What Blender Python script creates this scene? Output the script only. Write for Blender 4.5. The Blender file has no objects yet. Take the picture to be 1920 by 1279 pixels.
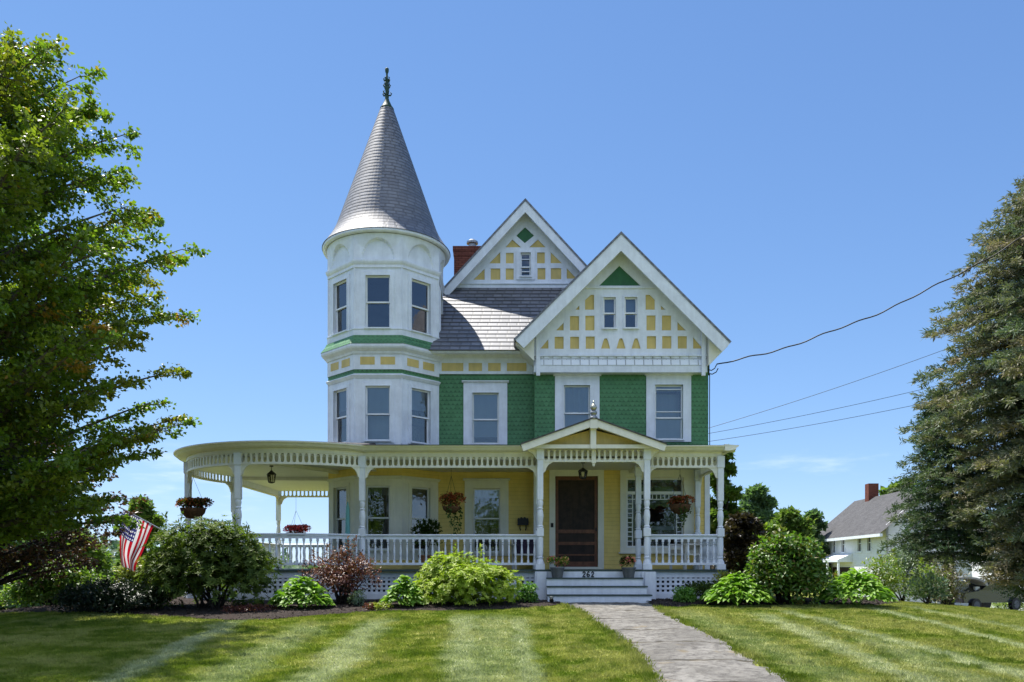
import bpy, bmesh, math, random
import numpy as np
from mathutils import Vector, Matrix
from mathutils.geometry import tessellate_polygon
random.seed(7)
RNG = np.random.default_rng(11)
SC = bpy.context.scene
COL = SC.collection
F, EYE, HY = 1500.0, 0.9, 1062.0      # focal length (photo pixels), eye height, horizon row
R = math.radians
def PX(px, Y): return (px - 960.0) * Y / F
def PZ(py, Y): return EYE + (HY - py) * Y / F
def P(px, py, Y): return Vector((PX(px, Y), Y, PZ(py, Y)))

# ------------------------------------------------------------------ terrain
def ground_z(x, y):
    z = 0.06
    if y < 17.6: z -= 0.76 * (17.6 - max(y, -6)) / 17.6
    dx = min(max(0.0, x - 6.5), 24.0); z -= 0.02 * dx ** 1.5
    dl = min(max(0.0, -x - 8.0), 24.0); z -= 0.032 * dl ** 1.5
    if x < 8:
        w = min(1.0, (8 - x) / 10.0)
        z -= w * 0.10 * min(max(0.0, y - 29.0), 34.0)
    if y > 70: z -= 0.01 * (y - 70)
    return z
def G(px, py):
    """ground point seen at a photo pixel"""
    lo = 3.0
    while lo < 90 and ground_z(PX(px, lo + .2), lo + .2) < PZ(py, lo + .2): lo += .2
    hi = lo + .2
    for _ in range(20):
        m = 0.5 * (lo + hi)
        if ground_z(PX(px, m), m) > PZ(py, m): hi = m
        else: lo = m
    return Vector((PX(px, lo), lo, ground_z(PX(px, lo), lo)))

# ------------------------------------------------------------------ objects
def tag(o, label=None, cat=None, group=None, kind=None):
    if label: o['label'] = label
    if cat: o['category'] = cat
    if group: o['group'] = group
    if kind: o['kind'] = kind
    return o
def empty(name, loc, label, cat, group=None, rz=0.0):
    o = bpy.data.objects.new(name, None)
    COL.objects.link(o); o.location = loc; o.rotation_euler.z = rz
    o.empty_display_size = 0.2
    return tag(o, label, cat, group)
def offset_of(parent):
    v = Vector((0, 0, 0))
    while parent is not None:
        v += parent.location; parent = parent.parent
    return v
def link_mesh(name, me, mats, parent=None):
    o = bpy.data.objects.new(name, me); COL.objects.link(o)
    for m in (mats if isinstance(mats, (list, tuple)) else [mats]): me.materials.append(m)
    if parent is not None: o.parent = parent
    return o
def kids(o): return [c for c in bpy.data.objects if c.parent == o]
def copy_tree(o, parent=None):
    c = o.copy(); COL.objects.link(c)
    if parent is not None: c.parent = parent
    for k in kids(o): copy_tree(k, c)
    return c

class Frame:
    """a flat facade: a runs along u, z is world height, d runs outwards along n"""
    def __init__(s, O, u, n): s.O, s.u, s.n, s.curved = Vector(O), Vector(u), Vector(n), False
    def pt(s, a, z, d=0.0):
        v = s.O + s.u * a + s.n * d
        return Vector((v.x, v.y, z))
class Arc:
    def __init__(s, cx, cy, rad, th0): s.cx, s.cy, s.r, s.th0, s.curved = cx, cy, rad, th0, True
    def pt(s, a, z, d=0.0):
        t = s.th0 - a / s.r
        return Vector((s.cx + (s.r + d) * math.cos(t), s.cy + (s.r + d) * math.sin(t), z))
def front(Y): return Frame((0, Y, 0), (1, 0, 0), (0, -1, 0))

class MB:
    def __init__(s): s.v, s.f, s.uv, s.mi, s.cur = [], [], [], [], 0
    def face(s, pts, uv=None):
        b = len(s.v); s.v += [tuple(p) for p in pts]
        s.f.append(tuple(range(b, b + len(pts)))); s.uv.append(uv); s.mi.append(s.cur)
    def solid(s, pts, faces):
        for f in faces: s.face([pts[i] for i in f])
    def box(s, x0, x1, y0, y1, z0, z1):
        p = [Vector((x, y, z)) for z in (z0, z1) for y in (y0, y1) for x in (x0, x1)]
        s.solid(p, [(0, 2, 3, 1), (4, 5, 7, 6), (0, 1, 5, 4), (2, 6, 7, 3), (0, 4, 6, 2), (1, 3, 7, 5)])
    def fbox(s, fr, a0, a1, z0, z1, d0, d1, n=None):
        if n is None: n = max(1, int(abs(a1 - a0) / 0.16)) if fr.curved else 1
        q = lambda a: [fr.pt(a, z0, d0), fr.pt(a, z0, d1), fr.pt(a, z1, d1), fr.pt(a, z1, d0)]
        s.loft([q(a0 + (a1 - a0) * i / n) for i in range(n + 1)], caps=True)
    def loft(s, rings, caps=False, closed=True):
        for r0, r1 in zip(rings[:-1], rings[1:]):
            m = len(r0)
            for i in range(m if closed else m - 1):
                j = (i + 1) % m
                s.face([r0[i], r0[j], r1[j], r1[i]])
        if caps: s.face(list(reversed(rings[0]))); s.face(rings[-1])
    def sweep(s, fr, prof, a0, a1, n=None):
        """prof: closed list of (d, z)"""
        if n is None: n = max(1, int(abs(a1 - a0) / 0.16)) if fr.curved else 1
        s.loft([[fr.pt(a0 + (a1 - a0) * i / n, z, d) for d, z in prof] for i in range(n + 1)], caps=True)
    def lathe(s, c, prof, n=12, sq=False):
        c = Vector(c); k = 4 if sq else n; o = math.pi / 4 if sq else 0; g = math.sqrt(2) if sq else 1
        s.loft([[c + Vector((r * g * math.cos(o + 2 * math.pi * i / k), r * g * math.sin(o + 2 * math.pi * i / k), z)) for i in range(k)] for r, z in prof], caps=True)
    def tube(s, pts, r, n=6):
        pts = [Vector(p) for p in pts]; rings = []
        rs = r if isinstance(r, (list, tuple)) else [r] * len(pts)
        for i, p in enumerate(pts):
            d = (pts[min(i + 1, len(pts) - 1)] - pts[max(i - 1, 0)]).normalized()
            up = Vector((0, 0, 1)) if abs(d.z) < 0.9 else Vector((1, 0, 0))
            x = d.cross(up).normalized(); y = d.cross(x)
            rings.append([p + (x * math.cos(2 * math.pi * k / n) + y * math.sin(2 * math.pi * k / n)) * rs[i] for k in range(n)])
        s.loft(rings, caps=True)
    def plate(s, fr, outer, holes, d0, d1, back=False):
        """(a,z) outline with holes, front at d0, sides back to d1"""
        loops = [list(outer)] + [list(h) for h in holes]
        flat = [q for l in loops for q in l]
        tris = tessellate_polygon([[Vector((a, z, 0)) for a, z in l] for l in loops])
        for t in tris: s.face([fr.pt(flat[i][0], flat[i][1], d0) for i in t])
        if back:
            for t in tris: s.face([fr.pt(flat[i][0], flat[i][1], d1) for i in reversed(t)])
        for l in loops:
            for i in range(len(l)):
                p, q = l[i], l[(i + 1) % len(l)]
                s.face([fr.pt(p[0], p[1], d0), fr.pt(q[0], q[1], d0), fr.pt(q[0], q[1], d1), fr.pt(p[0], p[1], d1)])
    def build(s, name, mats, parent=None, smooth=False, merge=True):
        off = offset_of(parent)
        me = bpy.data.meshes.new(name)
        me.from_pydata([(x - off.x, y - off.y, z - off.z) for x, y, z in s.v], [], s.f)
        uvl = me.uv_layers.new(name='UVMap'); data = []
        for f, uv in zip(s.f, s.uv):
            if uv: data += [c for q in uv for c in q]; continue
            p = [Vector(s.v[i]) for i in f]
            n = Vector((0, 0, 0))
            for i in range(1, len(p) - 1): n += (p[i] - p[0]).cross(p[i + 1] - p[0])
            n = n.normalized() if n.length > 1e-12 else Vector((0, 0, 1))
            if abs(n.z) > 0.98: t, b = Vector((1, 0, 0)), Vector((0, 1, 0))
            else:
                t = Vector((0, 0, 1)).cross(n).normalized(); b = n.cross(t)
                if b.z < 0: b = -b
            for q in p: data += [q.dot(t), q.dot(b)]
        uvl.data.foreach_set('uv', data)
        me.polygons.foreach_set('material_index', s.mi)
        if merge:
            bm = bmesh.new(); bm.from_mesh(me)
            bmesh.ops.remove_doubles(bm, verts=bm.verts, dist=1e-5)
            bmesh.ops.recalc_face_normals(bm, faces=bm.faces)
            bm.to_mesh(me); bm.free()
        if smooth: me.polygons.foreach_set('use_smooth', [True] * len(me.polygons))
        me.update()
        return link_mesh(name, me, mats, parent)
def rect(a0, a1, z0, z1): return [(a0, z0), (a1, z0), (a1, z1), (a0, z1)]

# ------------------------------------------------------------------ materials
def new_mat(name):
    m = bpy.data.materials.new(name); m.use_nodes = True
    nt = m.node_tree; nt.nodes.clear()
    out = nt.nodes.new('ShaderNodeOutputMaterial')
    return m, nt, out
class NT:
    """small helper round a node tree"""
    def __init__(s, nt): s.nt = nt
    def n(s, kind, **kw):
        nd = s.nt.nodes.new(kind)
        for k, v in kw.items(): setattr(nd, k, v)
        return nd
    def put(s, sock, v):
        if isinstance(v, bpy.types.NodeSocket): s.nt.links.new(v, sock)
        elif isinstance(v, tuple) and len(v) == 3 and sock.type == 'RGBA': sock.default_value = (*v, 1)
        else: sock.default_value = v
    def math(s, op, a, b=0.0, c=0.0, clamp=False):
        nd = s.n('ShaderNodeMath', operation=op); nd.use_clamp = clamp
        s.put(nd.inputs[0], a); s.put(nd.inputs[1], b); s.put(nd.inputs[2], c)
        return nd.outputs[0]
    def mix(s, f, a, b, mode='MIX'):
        nd = s.n('ShaderNodeMix', data_type='RGBA', blend_type=mode)
        s.put(nd.inputs[0], f); s.put(nd.inputs[6], a); s.put(nd.inputs[7], b)
        return nd.outputs[2]
    def noise(s, vec, scale, detail=4.0, rough=0.55):
        nd = s.n('ShaderNodeTexNoise'); s.put(nd.inputs['Vector'], vec)
        nd.inputs['Scale'].default_value = scale; nd.inputs['Detail'].default_value = detail; nd.inputs['Roughness'].default_value = rough
        return nd.outputs['Fac']
    def ramp(s, v, lo, hi, a=0.0, b=1.0):
        nd = s.n('ShaderNodeMapRange', interpolation_type='SMOOTHSTEP')
        s.put(nd.inputs['Value'], v)
        for i, x in enumerate((lo, hi, a, b)): s.put(nd.inputs[i + 1], x)
        return nd.outputs[0]
    def coord(s, which): return s.n('ShaderNodeTexCoord').outputs[which]
    def scaled(s, vec, sx, sy, sz):
        nd = s.n('ShaderNodeVectorMath', operation='MULTIPLY'); s.put(nd.inputs[0], vec); nd.inputs[1].default_value = (sx, sy, sz)
        return nd.outputs[0]
    def bsdf(s, col, rough, spec=0.5, normal=None, **kw):
        b = s.n('ShaderNodeBsdfPrincipled')
        s.put(b.inputs['Base Color'], col); s.put(b.inputs['Roughness'], rough); s.put(b.inputs['Specular IOR Level'], spec)
        if normal is not None: s.put(b.inputs['Normal'], normal)
        for k, v in kw.items(): s.put(b.inputs[k.replace('_', ' ')], v)
        return b.outputs[0]
    def bump(s, h, strength, dist):
        b = s.n('ShaderNodeBump'); b.inputs['Strength'].default_value = strength; b.inputs['Distance'].default_value = dist
        s.put(b.inputs['Height'], h); return b.outputs[0]
def mul(c, k): return tuple(x * k for x in c)

def paint(name, col, rough=0.5, var=0.12, scale=3.0, spec=0.35, clap=0.0, metallic=0.0):
    """weathered paint; clap = clapboard exposure in metres"""
    m, nt, out = new_mat(name); t = NT(nt)
    ob = t.coord('Object')
    a = t.noise(ob, scale, 6.0, 0.65)
    st = t.noise(t.scaled(ob, 9.0, 9.0, 1.2), 1.0, 4.0, 0.6)     # rain streaks
    k = t.math('ADD', t.math('MULTIPLY', a, 0.6), t.math('MULTIPLY', st, 0.4))
    c = t.mix(t.ramp(k, 0.35, 0.65), mul(col, 1 - var), mul(col, 1 + var * 0.35))
    fine = t.noise(ob, 60.0, 3.0, 0.6)
    nrm = t.bump(fine, 0.15, 0.004)
    if clap:
        uv = t.n('ShaderNodeSeparateXYZ'); t.put(uv.inputs[0], t.coord('UV'))
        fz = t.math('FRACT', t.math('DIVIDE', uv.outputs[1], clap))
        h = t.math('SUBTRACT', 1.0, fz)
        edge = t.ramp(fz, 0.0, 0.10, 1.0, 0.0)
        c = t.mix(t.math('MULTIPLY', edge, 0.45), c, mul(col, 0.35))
        b = t.n('ShaderNodeBump'); b.inputs['Strength'].default_value = 0.8; b.inputs['Distance'].default_value = 0.012
        t.put(b.inputs['Height'], h); nrm = b.outputs[0]
    t.put(out.inputs[0], t.bsdf(c, rough, spec, nrm, Metallic=metallic))
    return m
def shingles(name, ca, cb, w, h, rough, spec, mortar=0.035, bumpd=0.01, scallop=False, ior=1.5):
    m, nt, out = new_mat(name); t = NT(nt)
    uv = t.coord('UV'); ob = t.coord('Object')
    br = t.n('ShaderNodeTexBrick'); t.put(br.inputs['Vector'], uv)
    br.inputs['Scale'].default_value = 1.0
    br.inputs['Brick Width'].default_value = w; br.inputs['Row Height'].default_value = h
    br.inputs['Mortar Size'].default_value = mortar * h; br.inputs['Mortar Smooth'].default_value = 0.2
    br.inputs['Color1'].default_value = (*ca, 1); br.inputs['Color2'].default_value = (*cb, 1)
    br.inputs['Mortar'].default_value = (*mul(ca, 0.35), 1); br.inputs['Bias'].default_value = 0.0
    col = br.outputs['Color']
    if scallop:
        s = t.n('ShaderNodeSeparateXYZ'); t.put(s.inputs[0], uv)
        row = t.math('FLOOR', t.math('DIVIDE', s.outputs[1], h))
        fy = t.math('FRACT', t.math('DIVIDE', s.outputs[1], h))
        ux = t.math('ADD', t.math('DIVIDE', s.outputs[0], w), t.math('MULTIPLY', row, 0.5))
        fx = t.math('SUBTRACT', t.math('FRACT', ux), 0.5)
        lift = t.math('MULTIPLY', t.math('MULTIPLY', fx, fx), 1.9)
        e = t.math('SUBTRACT', fy, lift)
        edge = t.ramp(e, 0.0, 0.14, 1.0, 0.0)
        idn = t.n('ShaderNodeTexWhiteNoise', noise_dimensions='2D')
        cmb = t.n('ShaderNodeCombineXYZ'); t.put(cmb.inputs[0], t.math('FLOOR', ux)); t.put(cmb.inputs[1], row)
        t.put(idn.inputs['Vector'], cmb.outputs[0])
        col = t.mix(idn.outputs['Value'], ca, cb)
        col = t.mix(t.math('MULTIPLY', edge, 0.7), col, mul(ca, 0.45))
        hgt = t.math('SUBTRACT', 1.0, t.math('ADD', t.math('MULTIPLY', fy, 0.5), t.math('MULTIPLY', edge, 0.6)))
    else:
        hgt = t.math('SUBTRACT', 1.0, br.outputs['Fac'])
    big = t.noise(ob, 0.9, 5.0, 0.6)
    col = t.mix(t.math('MULTIPLY', t.ramp(big, 0.35, 0.7), 0.35), col, mul(cb, 1.25))
    rg = t.math('ADD', rough - 0.06, t.math('MULTIPLY', t.noise(ob, 4.0), 0.12))
    t.put(out.inputs[0], t.bsdf(col, rg, spec, t.bump(hgt, 0.7, bumpd), IOR=ior))
    return m
def glass(name, tint=(0.78, 0.89, 1.0), ior=1.75):
    m, nt, out = new_mat(name); t = NT(nt)
    fr = t.n('ShaderNodeFresnel'); fr.inputs['IOR'].default_value = ior
    wav = t.bump(t.noise(t.coord('Object'), 1.7, 3.0), 0.22, 0.04)
    tr = t.n('ShaderNodeBsdfTransparent'); t.put(tr.inputs[0], tint)
    gl = t.n('ShaderNodeBsdfGlossy'); gl.inputs['Roughness'].default_value = 0.02; t.put(gl.inputs['Normal'], wav)
    mx = t.n('ShaderNodeMixShader'); t.put(mx.inputs[0], fr.outputs[0])
    t.put(mx.inputs[1], tr.outputs[0]); t.put(mx.inputs[2], gl.outputs[0])
    t.put(out.inputs[0], mx.outputs[0])
    return m
def leaf_mat(name, dark, light, third=None, transl=0.35, rough=0.42, spec=0.5):
    """per-leaf colour between dark and light; 'tint' attribute leans to the third colour"""
    m, nt, out = new_mat(name); t = NT(nt)
    g = t.n('ShaderNodeNewGeometry')
    big = t.noise(t.coord('Object'), 1.3, 3.0)
    k = t.math('ADD', t.math('MULTIPLY', g.outputs['Random Per Island'], 0.65), t.math('MULTIPLY', t.ramp(big, 0.3, 0.7), 0.35))
    c = t.mix(k, dark, light)
    if third:
        at = t.n('ShaderNodeAttribute', attribute_name='tint')
        c = t.mix(at.outputs['Fac'], c, third)
    d = t.bsdf(c, rough, spec)
    tr = t.n('ShaderNodeBsdfTranslucent'); t.put(tr.inputs[0], t.mix(1.0, c, (1.25, 1.45, 0.6), 'MULTIPLY'))
    mx = t.n('ShaderNodeMixShader'); mx.inputs[0].default_value = transl
    t.put(mx.inputs[1], d); t.put(mx.inputs[2], tr.outputs[0]); t.put(out.inputs[0], mx.outputs[0])
    return m
def bark(name, a, b):
    m, nt, out = new_mat(name); t = NT(nt)
    n = t.noise(t.scaled(t.coord('Object'), 14, 14, 3), 1.0, 5.0, 0.7)
    t.put(out.inputs[0], t.bsdf(t.mix(t.ramp(n, 0.3, 0.7), a, b), 0.85, 0.2, t.bump(n, 0.8, 0.03)))
    return m

M = {}
M['white'] = paint('white paint', (0.765, 0.805, 0.875), 0.5, 0.13)
M['sash'] = paint('sash paint', (0.80, 0.82, 0.85), 0.45, 0.05)
M['cream'] = paint('cream paint', (0.81, 0.79, 0.69), 0.5, 0.08)
M['ceil'] = paint('porch ceiling paint', (0.82, 0.80, 0.72), 0.5, 0.06, clap=0.085)
M['yellow'] = paint('yellow clapboard', (0.82, 0.62, 0.19), 0.55, 0.10, clap=0.105)
M['panel'] = paint('yellow panel', (0.66, 0.50, 0.17), 0.5, 0.18, scale=1.7)
M['gpanel'] = paint('green panel', (0.035, 0.15, 0.055), 0.5, 0.2)
M['green'] = shingles('green scallop shingle', (0.066, 0.185, 0.078), (0.088, 0.235, 0.105), 0.115, 0.115, 0.5, 0.3, scallop=True, bumpd=0.008)
M['wshing'] = shingles('white shingle', (0.765, 0.805, 0.875), (0.73, 0.77, 0.83), 0.24, 0.22, 0.5, 0.35, mortar=0.06)
M['slate'] = shingles('slate', (0.035, 0.042, 0.060), (0.115, 0.122, 0.145), 0.27, 0.165, 0.58, 1.0, mortar=0.17, bumpd=.004, ior=1.7)
M['asphaltroof'] = shingles('asphalt shingle', (0.07, 0.068, 0.07), (0.10, 0.098, 0.10), 0.3, 0.14, 0.9, 0.2)
M['glass'] = glass('window glass', ior=2.5)
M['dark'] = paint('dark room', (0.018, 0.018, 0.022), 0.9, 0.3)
M['blind'] = paint('roller blind', (0.74, 0.76, 0.78), 0.8, 0.05)
M['blindw'] = paint('white curtain', (0.88, 0.89, 0.9), 0.8, 0.05)
M['lace'] = paint('lace curtain', (0.16, 0.18, 0.14), 0.85, 0.6, scale=40)
M['deck'] = paint('deck paint', (0.05, 0.075, 0.07), 0.5, 0.2)
M['brick'] = shingles('brick', (0.12, 0.038, 0.028), (0.18, 0.060, 0.042), 0.215, 0.075, 0.8, 0.2, mortar=0.12)
M['door'] = paint('brown door wood', (0.17, 0.065, 0.032), 0.45, 0.4, scale=8)
M['screen'] = paint('door screen', (0.034, 0.018, 0.012), 0.6, 0.6, scale=6)
M['black'] = paint('black iron', (0.015, 0.015, 0.016), 0.5, 0.2)
M['verdigris'] = paint('green copper', (0.02, 0.055, 0.035), 0.55, 0.3, scale=9)
M['zinc'] = paint('zinc', (0.30, 0.31, 0.32), 0.4, 0.15, metallic=0.8)
M['gold'] = paint('gilded finial', (0.46, 0.45, 0.36), 0.38, 0.2, metallic=0.9)
M['lampglass'] = glass('lantern glass', (0.9, 0.88, 0.8), 1.45)
# ================================================================== THE HOUSE
YM, YW = 21.8, 21.4                  # recessed main wall, projecting wing wall
ZD = 0.824                           # porch deck
house = empty('victorian_house', (0, 21.4, 0.0), 'green and yellow Victorian house with round corner porch and cone-roofed tower', 'house')
H = house
fm, fw = front(YM), front(YW)

def pxr(x0, x1, y0, y1, Y):          # photo rectangle (top y0, bottom y1) -> a0,a1,z0,z1
    return PX(x0, Y), PX(x1, Y), PZ(y1, Y), PZ(y0, Y)

def window(fr, a0, a1, z0, z1, cas=(.13, .13, .16, .08), hood=0.06, parent=H, cm='white', meet=0.5, blinds=(), bars=(), deep=0.7, sill=True, proud=.04):
    """a0..z1 is the opening. blinds: (z fraction from, to, material, distance behind glass, folds)"""
    l, r_, t, b = cas
    m = MB()
    if l: m.fbox(fr, a0 - l, a0, z0 - b, z1 + t, -.005, proud)
    if r_: m.fbox(fr, a1, a1 + r_, z0 - b, z1 + t, -.005, proud)
    if t: m.fbox(fr, a0, a1, z1, z1 + t, -.005, proud - .003)
    if b: m.fbox(fr, a0, a1, z0 - b, z0, -.005, proud - .003)
    for (q0, q1, y0, y1) in ((a0 - .022, a0, z0, z1), (a1, a1 + .022, z0, z1), (a0 - .022, a1 + .022, z1, z1 + .022)):   # inner bead
        m.fbox(fr, q0, q1, y0, y1, proud - .01, proud + .018)
    if sill: m.fbox(fr, a0 - .03, a1 + .03, z0 - .035, z0, proud - .01, proud + .05)
    if hood:
        m.sweep(fr, [(-.004, z1 + t), (proud + .02, z1 + t), (proud + hood, z1 + t + .03), (proud + hood, z1 + t + .05), (-.004, z1 + t + .075)], a0 - l - .045, a1 + r_ + .045)
    w = m.build('window', M[cm], parent)
    s = MB(); zm = z0 + (z1 - z0) * meet; st = .038
    for (q0, q1, d) in ((zm - .02, z1, -.035), (z0, zm + .02, -.07)):
        s.fbox(fr, a0, a0 + st, q0, q1, d - .03, d); s.fbox(fr, a1 - st, a1, q0, q1, d - .03, d)
        s.fbox(fr, a0 + st, a1 - st, q1 - .04, q1, d - .03, d - .002); s.fbox(fr, a0 + st, a1 - st, q0, q0 + .04, d - .03, d - .002)
    for zb in bars: s.fbox(fr, a0 + st, a1 - st, zb - .012, zb + .012, -.036, -.02)
    s.build('sash', M['sash'], w)
    g = MB()
    for (q0, q1, d) in ((zm + .02, z1 - .04, -.05), (z0 + .04, zm - .02, -.085)):
        g.face([fr.pt(a0 + st, q0, d), fr.pt(a1 - st, q0, d), fr.pt(a1 - st, q1, d), fr.pt(a0 + st, q1, d)])
    g.build('pane', M['glass'], w, merge=False)
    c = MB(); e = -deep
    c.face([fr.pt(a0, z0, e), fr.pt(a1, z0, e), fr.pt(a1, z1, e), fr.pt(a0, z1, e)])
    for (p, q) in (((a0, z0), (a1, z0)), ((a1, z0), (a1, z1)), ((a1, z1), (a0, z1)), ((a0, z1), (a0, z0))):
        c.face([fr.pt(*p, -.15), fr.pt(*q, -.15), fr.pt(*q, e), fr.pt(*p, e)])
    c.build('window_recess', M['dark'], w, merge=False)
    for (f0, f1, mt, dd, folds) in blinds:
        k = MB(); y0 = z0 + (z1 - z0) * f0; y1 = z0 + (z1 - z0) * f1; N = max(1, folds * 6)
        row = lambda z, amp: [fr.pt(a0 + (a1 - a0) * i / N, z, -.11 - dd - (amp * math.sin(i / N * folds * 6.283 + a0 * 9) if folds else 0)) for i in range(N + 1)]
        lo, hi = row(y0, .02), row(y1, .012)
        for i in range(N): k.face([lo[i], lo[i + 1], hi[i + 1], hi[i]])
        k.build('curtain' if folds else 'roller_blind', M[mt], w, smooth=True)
    return w

# --- openings (photo pixels -> metres)
W2M = pxr(886, 935, 737, 832, YM)            # upper floor, recessed wall
W2A = pxr(1057, 1106, 723, 826, YW); W2B = pxr(1228, 1280, 722, 824, YW)
W1M = pxr(887, 938, 916, 1036, YM)
WBIG = pxr(1174, 1282, 896, 1027, YW)
DOOR = pxr(1041, 1121, 893, 1063, YW)
XT = -2.01; XC = PX(1002, YW); XR = PX(1328, YW)
ZF2 = 3.60                                    # where yellow gives way to green (hidden by porch ceiling)
ZBAND = PZ(700, YM)                           # bottom of the frieze band
def wall(fr, a0, a1, z0, z1, holes, mat, name='wall'):
    m = MB(); m.plate(fr, rect(a0, a1, z0, z1), [rect(*h) for h in holes], 0, -.16)
    return m.build(name, mat, H, merge=False)
wall(fm, XT - .3, XC, .3, ZF2, [W1M], M['yellow'])
wall(fm, XT - .3, XC, ZF2, ZBAND + .05, [W2M], M['green'])
wall(fw, XC, XR, .3, ZF2, [DOOR, WBIG], M['yellow'])
wall(fw, XC, XR, ZF2, 6.25, [W2A, W2B], M['green'])
m = MB()                                      # the wing's short return, the far sides and back
m.face([Vector((XC, YW, ZF2)), Vector((XC, YM, ZF2)), Vector((XC, YM, 6.3)), Vector((XC, YW, 6.3))])
m.face([Vector((XR, YW, ZF2)), Vector((XR, 31, ZF2)), Vector((XR, 31, 6.6)), Vector((XR, YW, 6.6))])
m.face([Vector((-4.0, 22.6, ZF2)), Vector((-4.0, 31, ZF2)), Vector((-4.0, 31, 6.65)), Vector((-4.0, 22.6, 6.65))])
m.face([Vector((-4.0, 31, ZF2)), Vector((XR, 31, ZF2)), Vector((XR, 31, 6.65)), Vector((-4.0, 31, 6.65))])
m.build('wall', M['green'], H, merge=False)
m = MB()
for (p, q) in (((XC, YW), (XC, YM)), ((XR, YW), (XR, 31)), ((-4.0, 22.6), (-4.0, 31)), ((-4.0, 31), (XR, 31))):
    m.face([Vector((*p, -.4)), Vector((*q, -.4)), Vector((*q, ZF2)), Vector((*p, ZF2))])
m.build('wall', M['yellow'], H, merge=False)
m = MB(); m.box(XR - .10, XR + .035, YW - .035, YW + .12, .3, ZF2 - .1); m.build('corner_board', M['white'], H); m = MB()
m.box(XC - .02, XC + .09, YW - .03, YW + .002, .3, ZF2 - .1)
m.build('corner_board', M['white'], H)

window(fm, *W2M, cas=(.245, .235, .27, .03), meet=.48, blinds=[(.47, 1, 'blindw', .02, 0), (.15, .47, 'blind', .10, 0)])
window(fw, *W2A, cas=(.235, .255, .25, .06), meet=.5, blinds=[(.5, 1, 'blindw', .03, 5), (.0, .5, 'blind', .12, 0)])
wb = window(fw, *W2B, cas=(.235, .22, .25, .07), meet=.40, bars=(PZ(730, YW), PZ(772, YW)), blinds=[(0, .42, 'blindw', .04, 0), (.9, 1, 'blindw', .02, 0), (.42, .9, 'blind', .35, 3)])
window(fm, *W1M, cas=(.225, .225, .21, .09), cm='cream', meet=.53, blinds=[(.86, 1, 'blind', .03, 6), (.5, .86, 'lace', .06, 5)], bars=())

# --- big parlour window with a border of small squares
a0, a1, z0, z1 = WBIG
wbig = MB()
for bx in ((a0 - .16, a0, z0 - .12, z1 + .22), (a1, a1 + .27, z0 - .12, z1 + .22), (a0, a1, z1, z1 + .22), (a0, a1, z0 - .12, z0)):
    wbig.fbox(fw, *bx, -.005, .04)
wbig.fbox(fw, a0 - .2, a1 + .12, z0 - .16, z0 - .12, -.005, .09)
wbig.sweep(fw, [(-.004, z1 + .22), (.06, z1 + .22), (.10, z1 + .25), (.10, z1 + .27), (-.004, z1 + .29)], a0 - .2, a1 + .3)
wbig = wbig.build('window', M['cream'], H)
s = MB(); zt0, zt1 = PZ(927, YW), PZ(922, YW); sq = .118
s.fbox(fw, a0, a1, zt0, zt1 + .01, -.09, -.03)
for (q0, q1, y0, y1) in ((a0, a0 + .05, z0, z1), (a1 - .05, a1, z0, z1), (a0 + .05, a1 - .05, z1 - .05, z1), (a0 + .05, a1 - .05, z0, z0 + .05)): s.fbox(fw, q0, q1, y0, y1, -.09, -.035)
il, ir, it = a0 + .05 + sq, a1 - .05 - sq, zt0 - sq
s.fbox(fw, il, il + .022, z0 + .05, zt0, -.08, -.045); s.fbox(fw, ir - .022, ir, z0 + .05, zt0, -.08, -.045)
s.fbox(fw, il + .022, ir - .022, it - .022, it, -.08, -.045)
n = 11
for i in range(1, n):
    z = z0 + .05 + (zt0 - z0 - .05) * i / n
    s.fbox(fw, a0 + .05, il, z - .01, z + .01, -.08, -.046); s.fbox(fw, ir, a1 - .05, z - .01, z + .01, -.08, -.046)
n = 11
for i in range(1, n):
    a = il + (ir - il) * i / n; s.fbox(fw, a - .01, a + .01, it, zt0, -.08, -.046)
s.build('sash', M['sash'], wbig)
g = MB(); g.face([fw.pt(a0, z0, -.07), fw.pt(a1, z0, -.07), fw.pt(a1, z1, -.07), fw.pt(a0, z1, -.07)]); g.build('pane', M['glass'], wbig, merge=False)
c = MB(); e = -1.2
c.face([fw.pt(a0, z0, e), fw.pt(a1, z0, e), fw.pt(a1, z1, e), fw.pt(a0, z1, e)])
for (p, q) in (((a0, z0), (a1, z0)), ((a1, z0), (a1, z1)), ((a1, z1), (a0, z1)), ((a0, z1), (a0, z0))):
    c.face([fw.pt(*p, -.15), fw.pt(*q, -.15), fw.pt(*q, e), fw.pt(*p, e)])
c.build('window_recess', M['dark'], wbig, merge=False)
m = MB(); m.fbox(fw, PX(1225, YW), PX(1266, YW), PZ(993, YW), PZ(986, YW), -.6, -.2); m.build('white_slab', M['white'], wbig)  # plain white slab set behind the big window's glass
for k in range(4): m = MB(); m.lathe(fw.pt(a0 + .45 + k * .33, zt1 + .18, -.1), [(.004, -.03), (.03, -.012), (.03, .012), (.004, .03)], 6); m.build('window_ornament', M['lace'], wbig)

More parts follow.
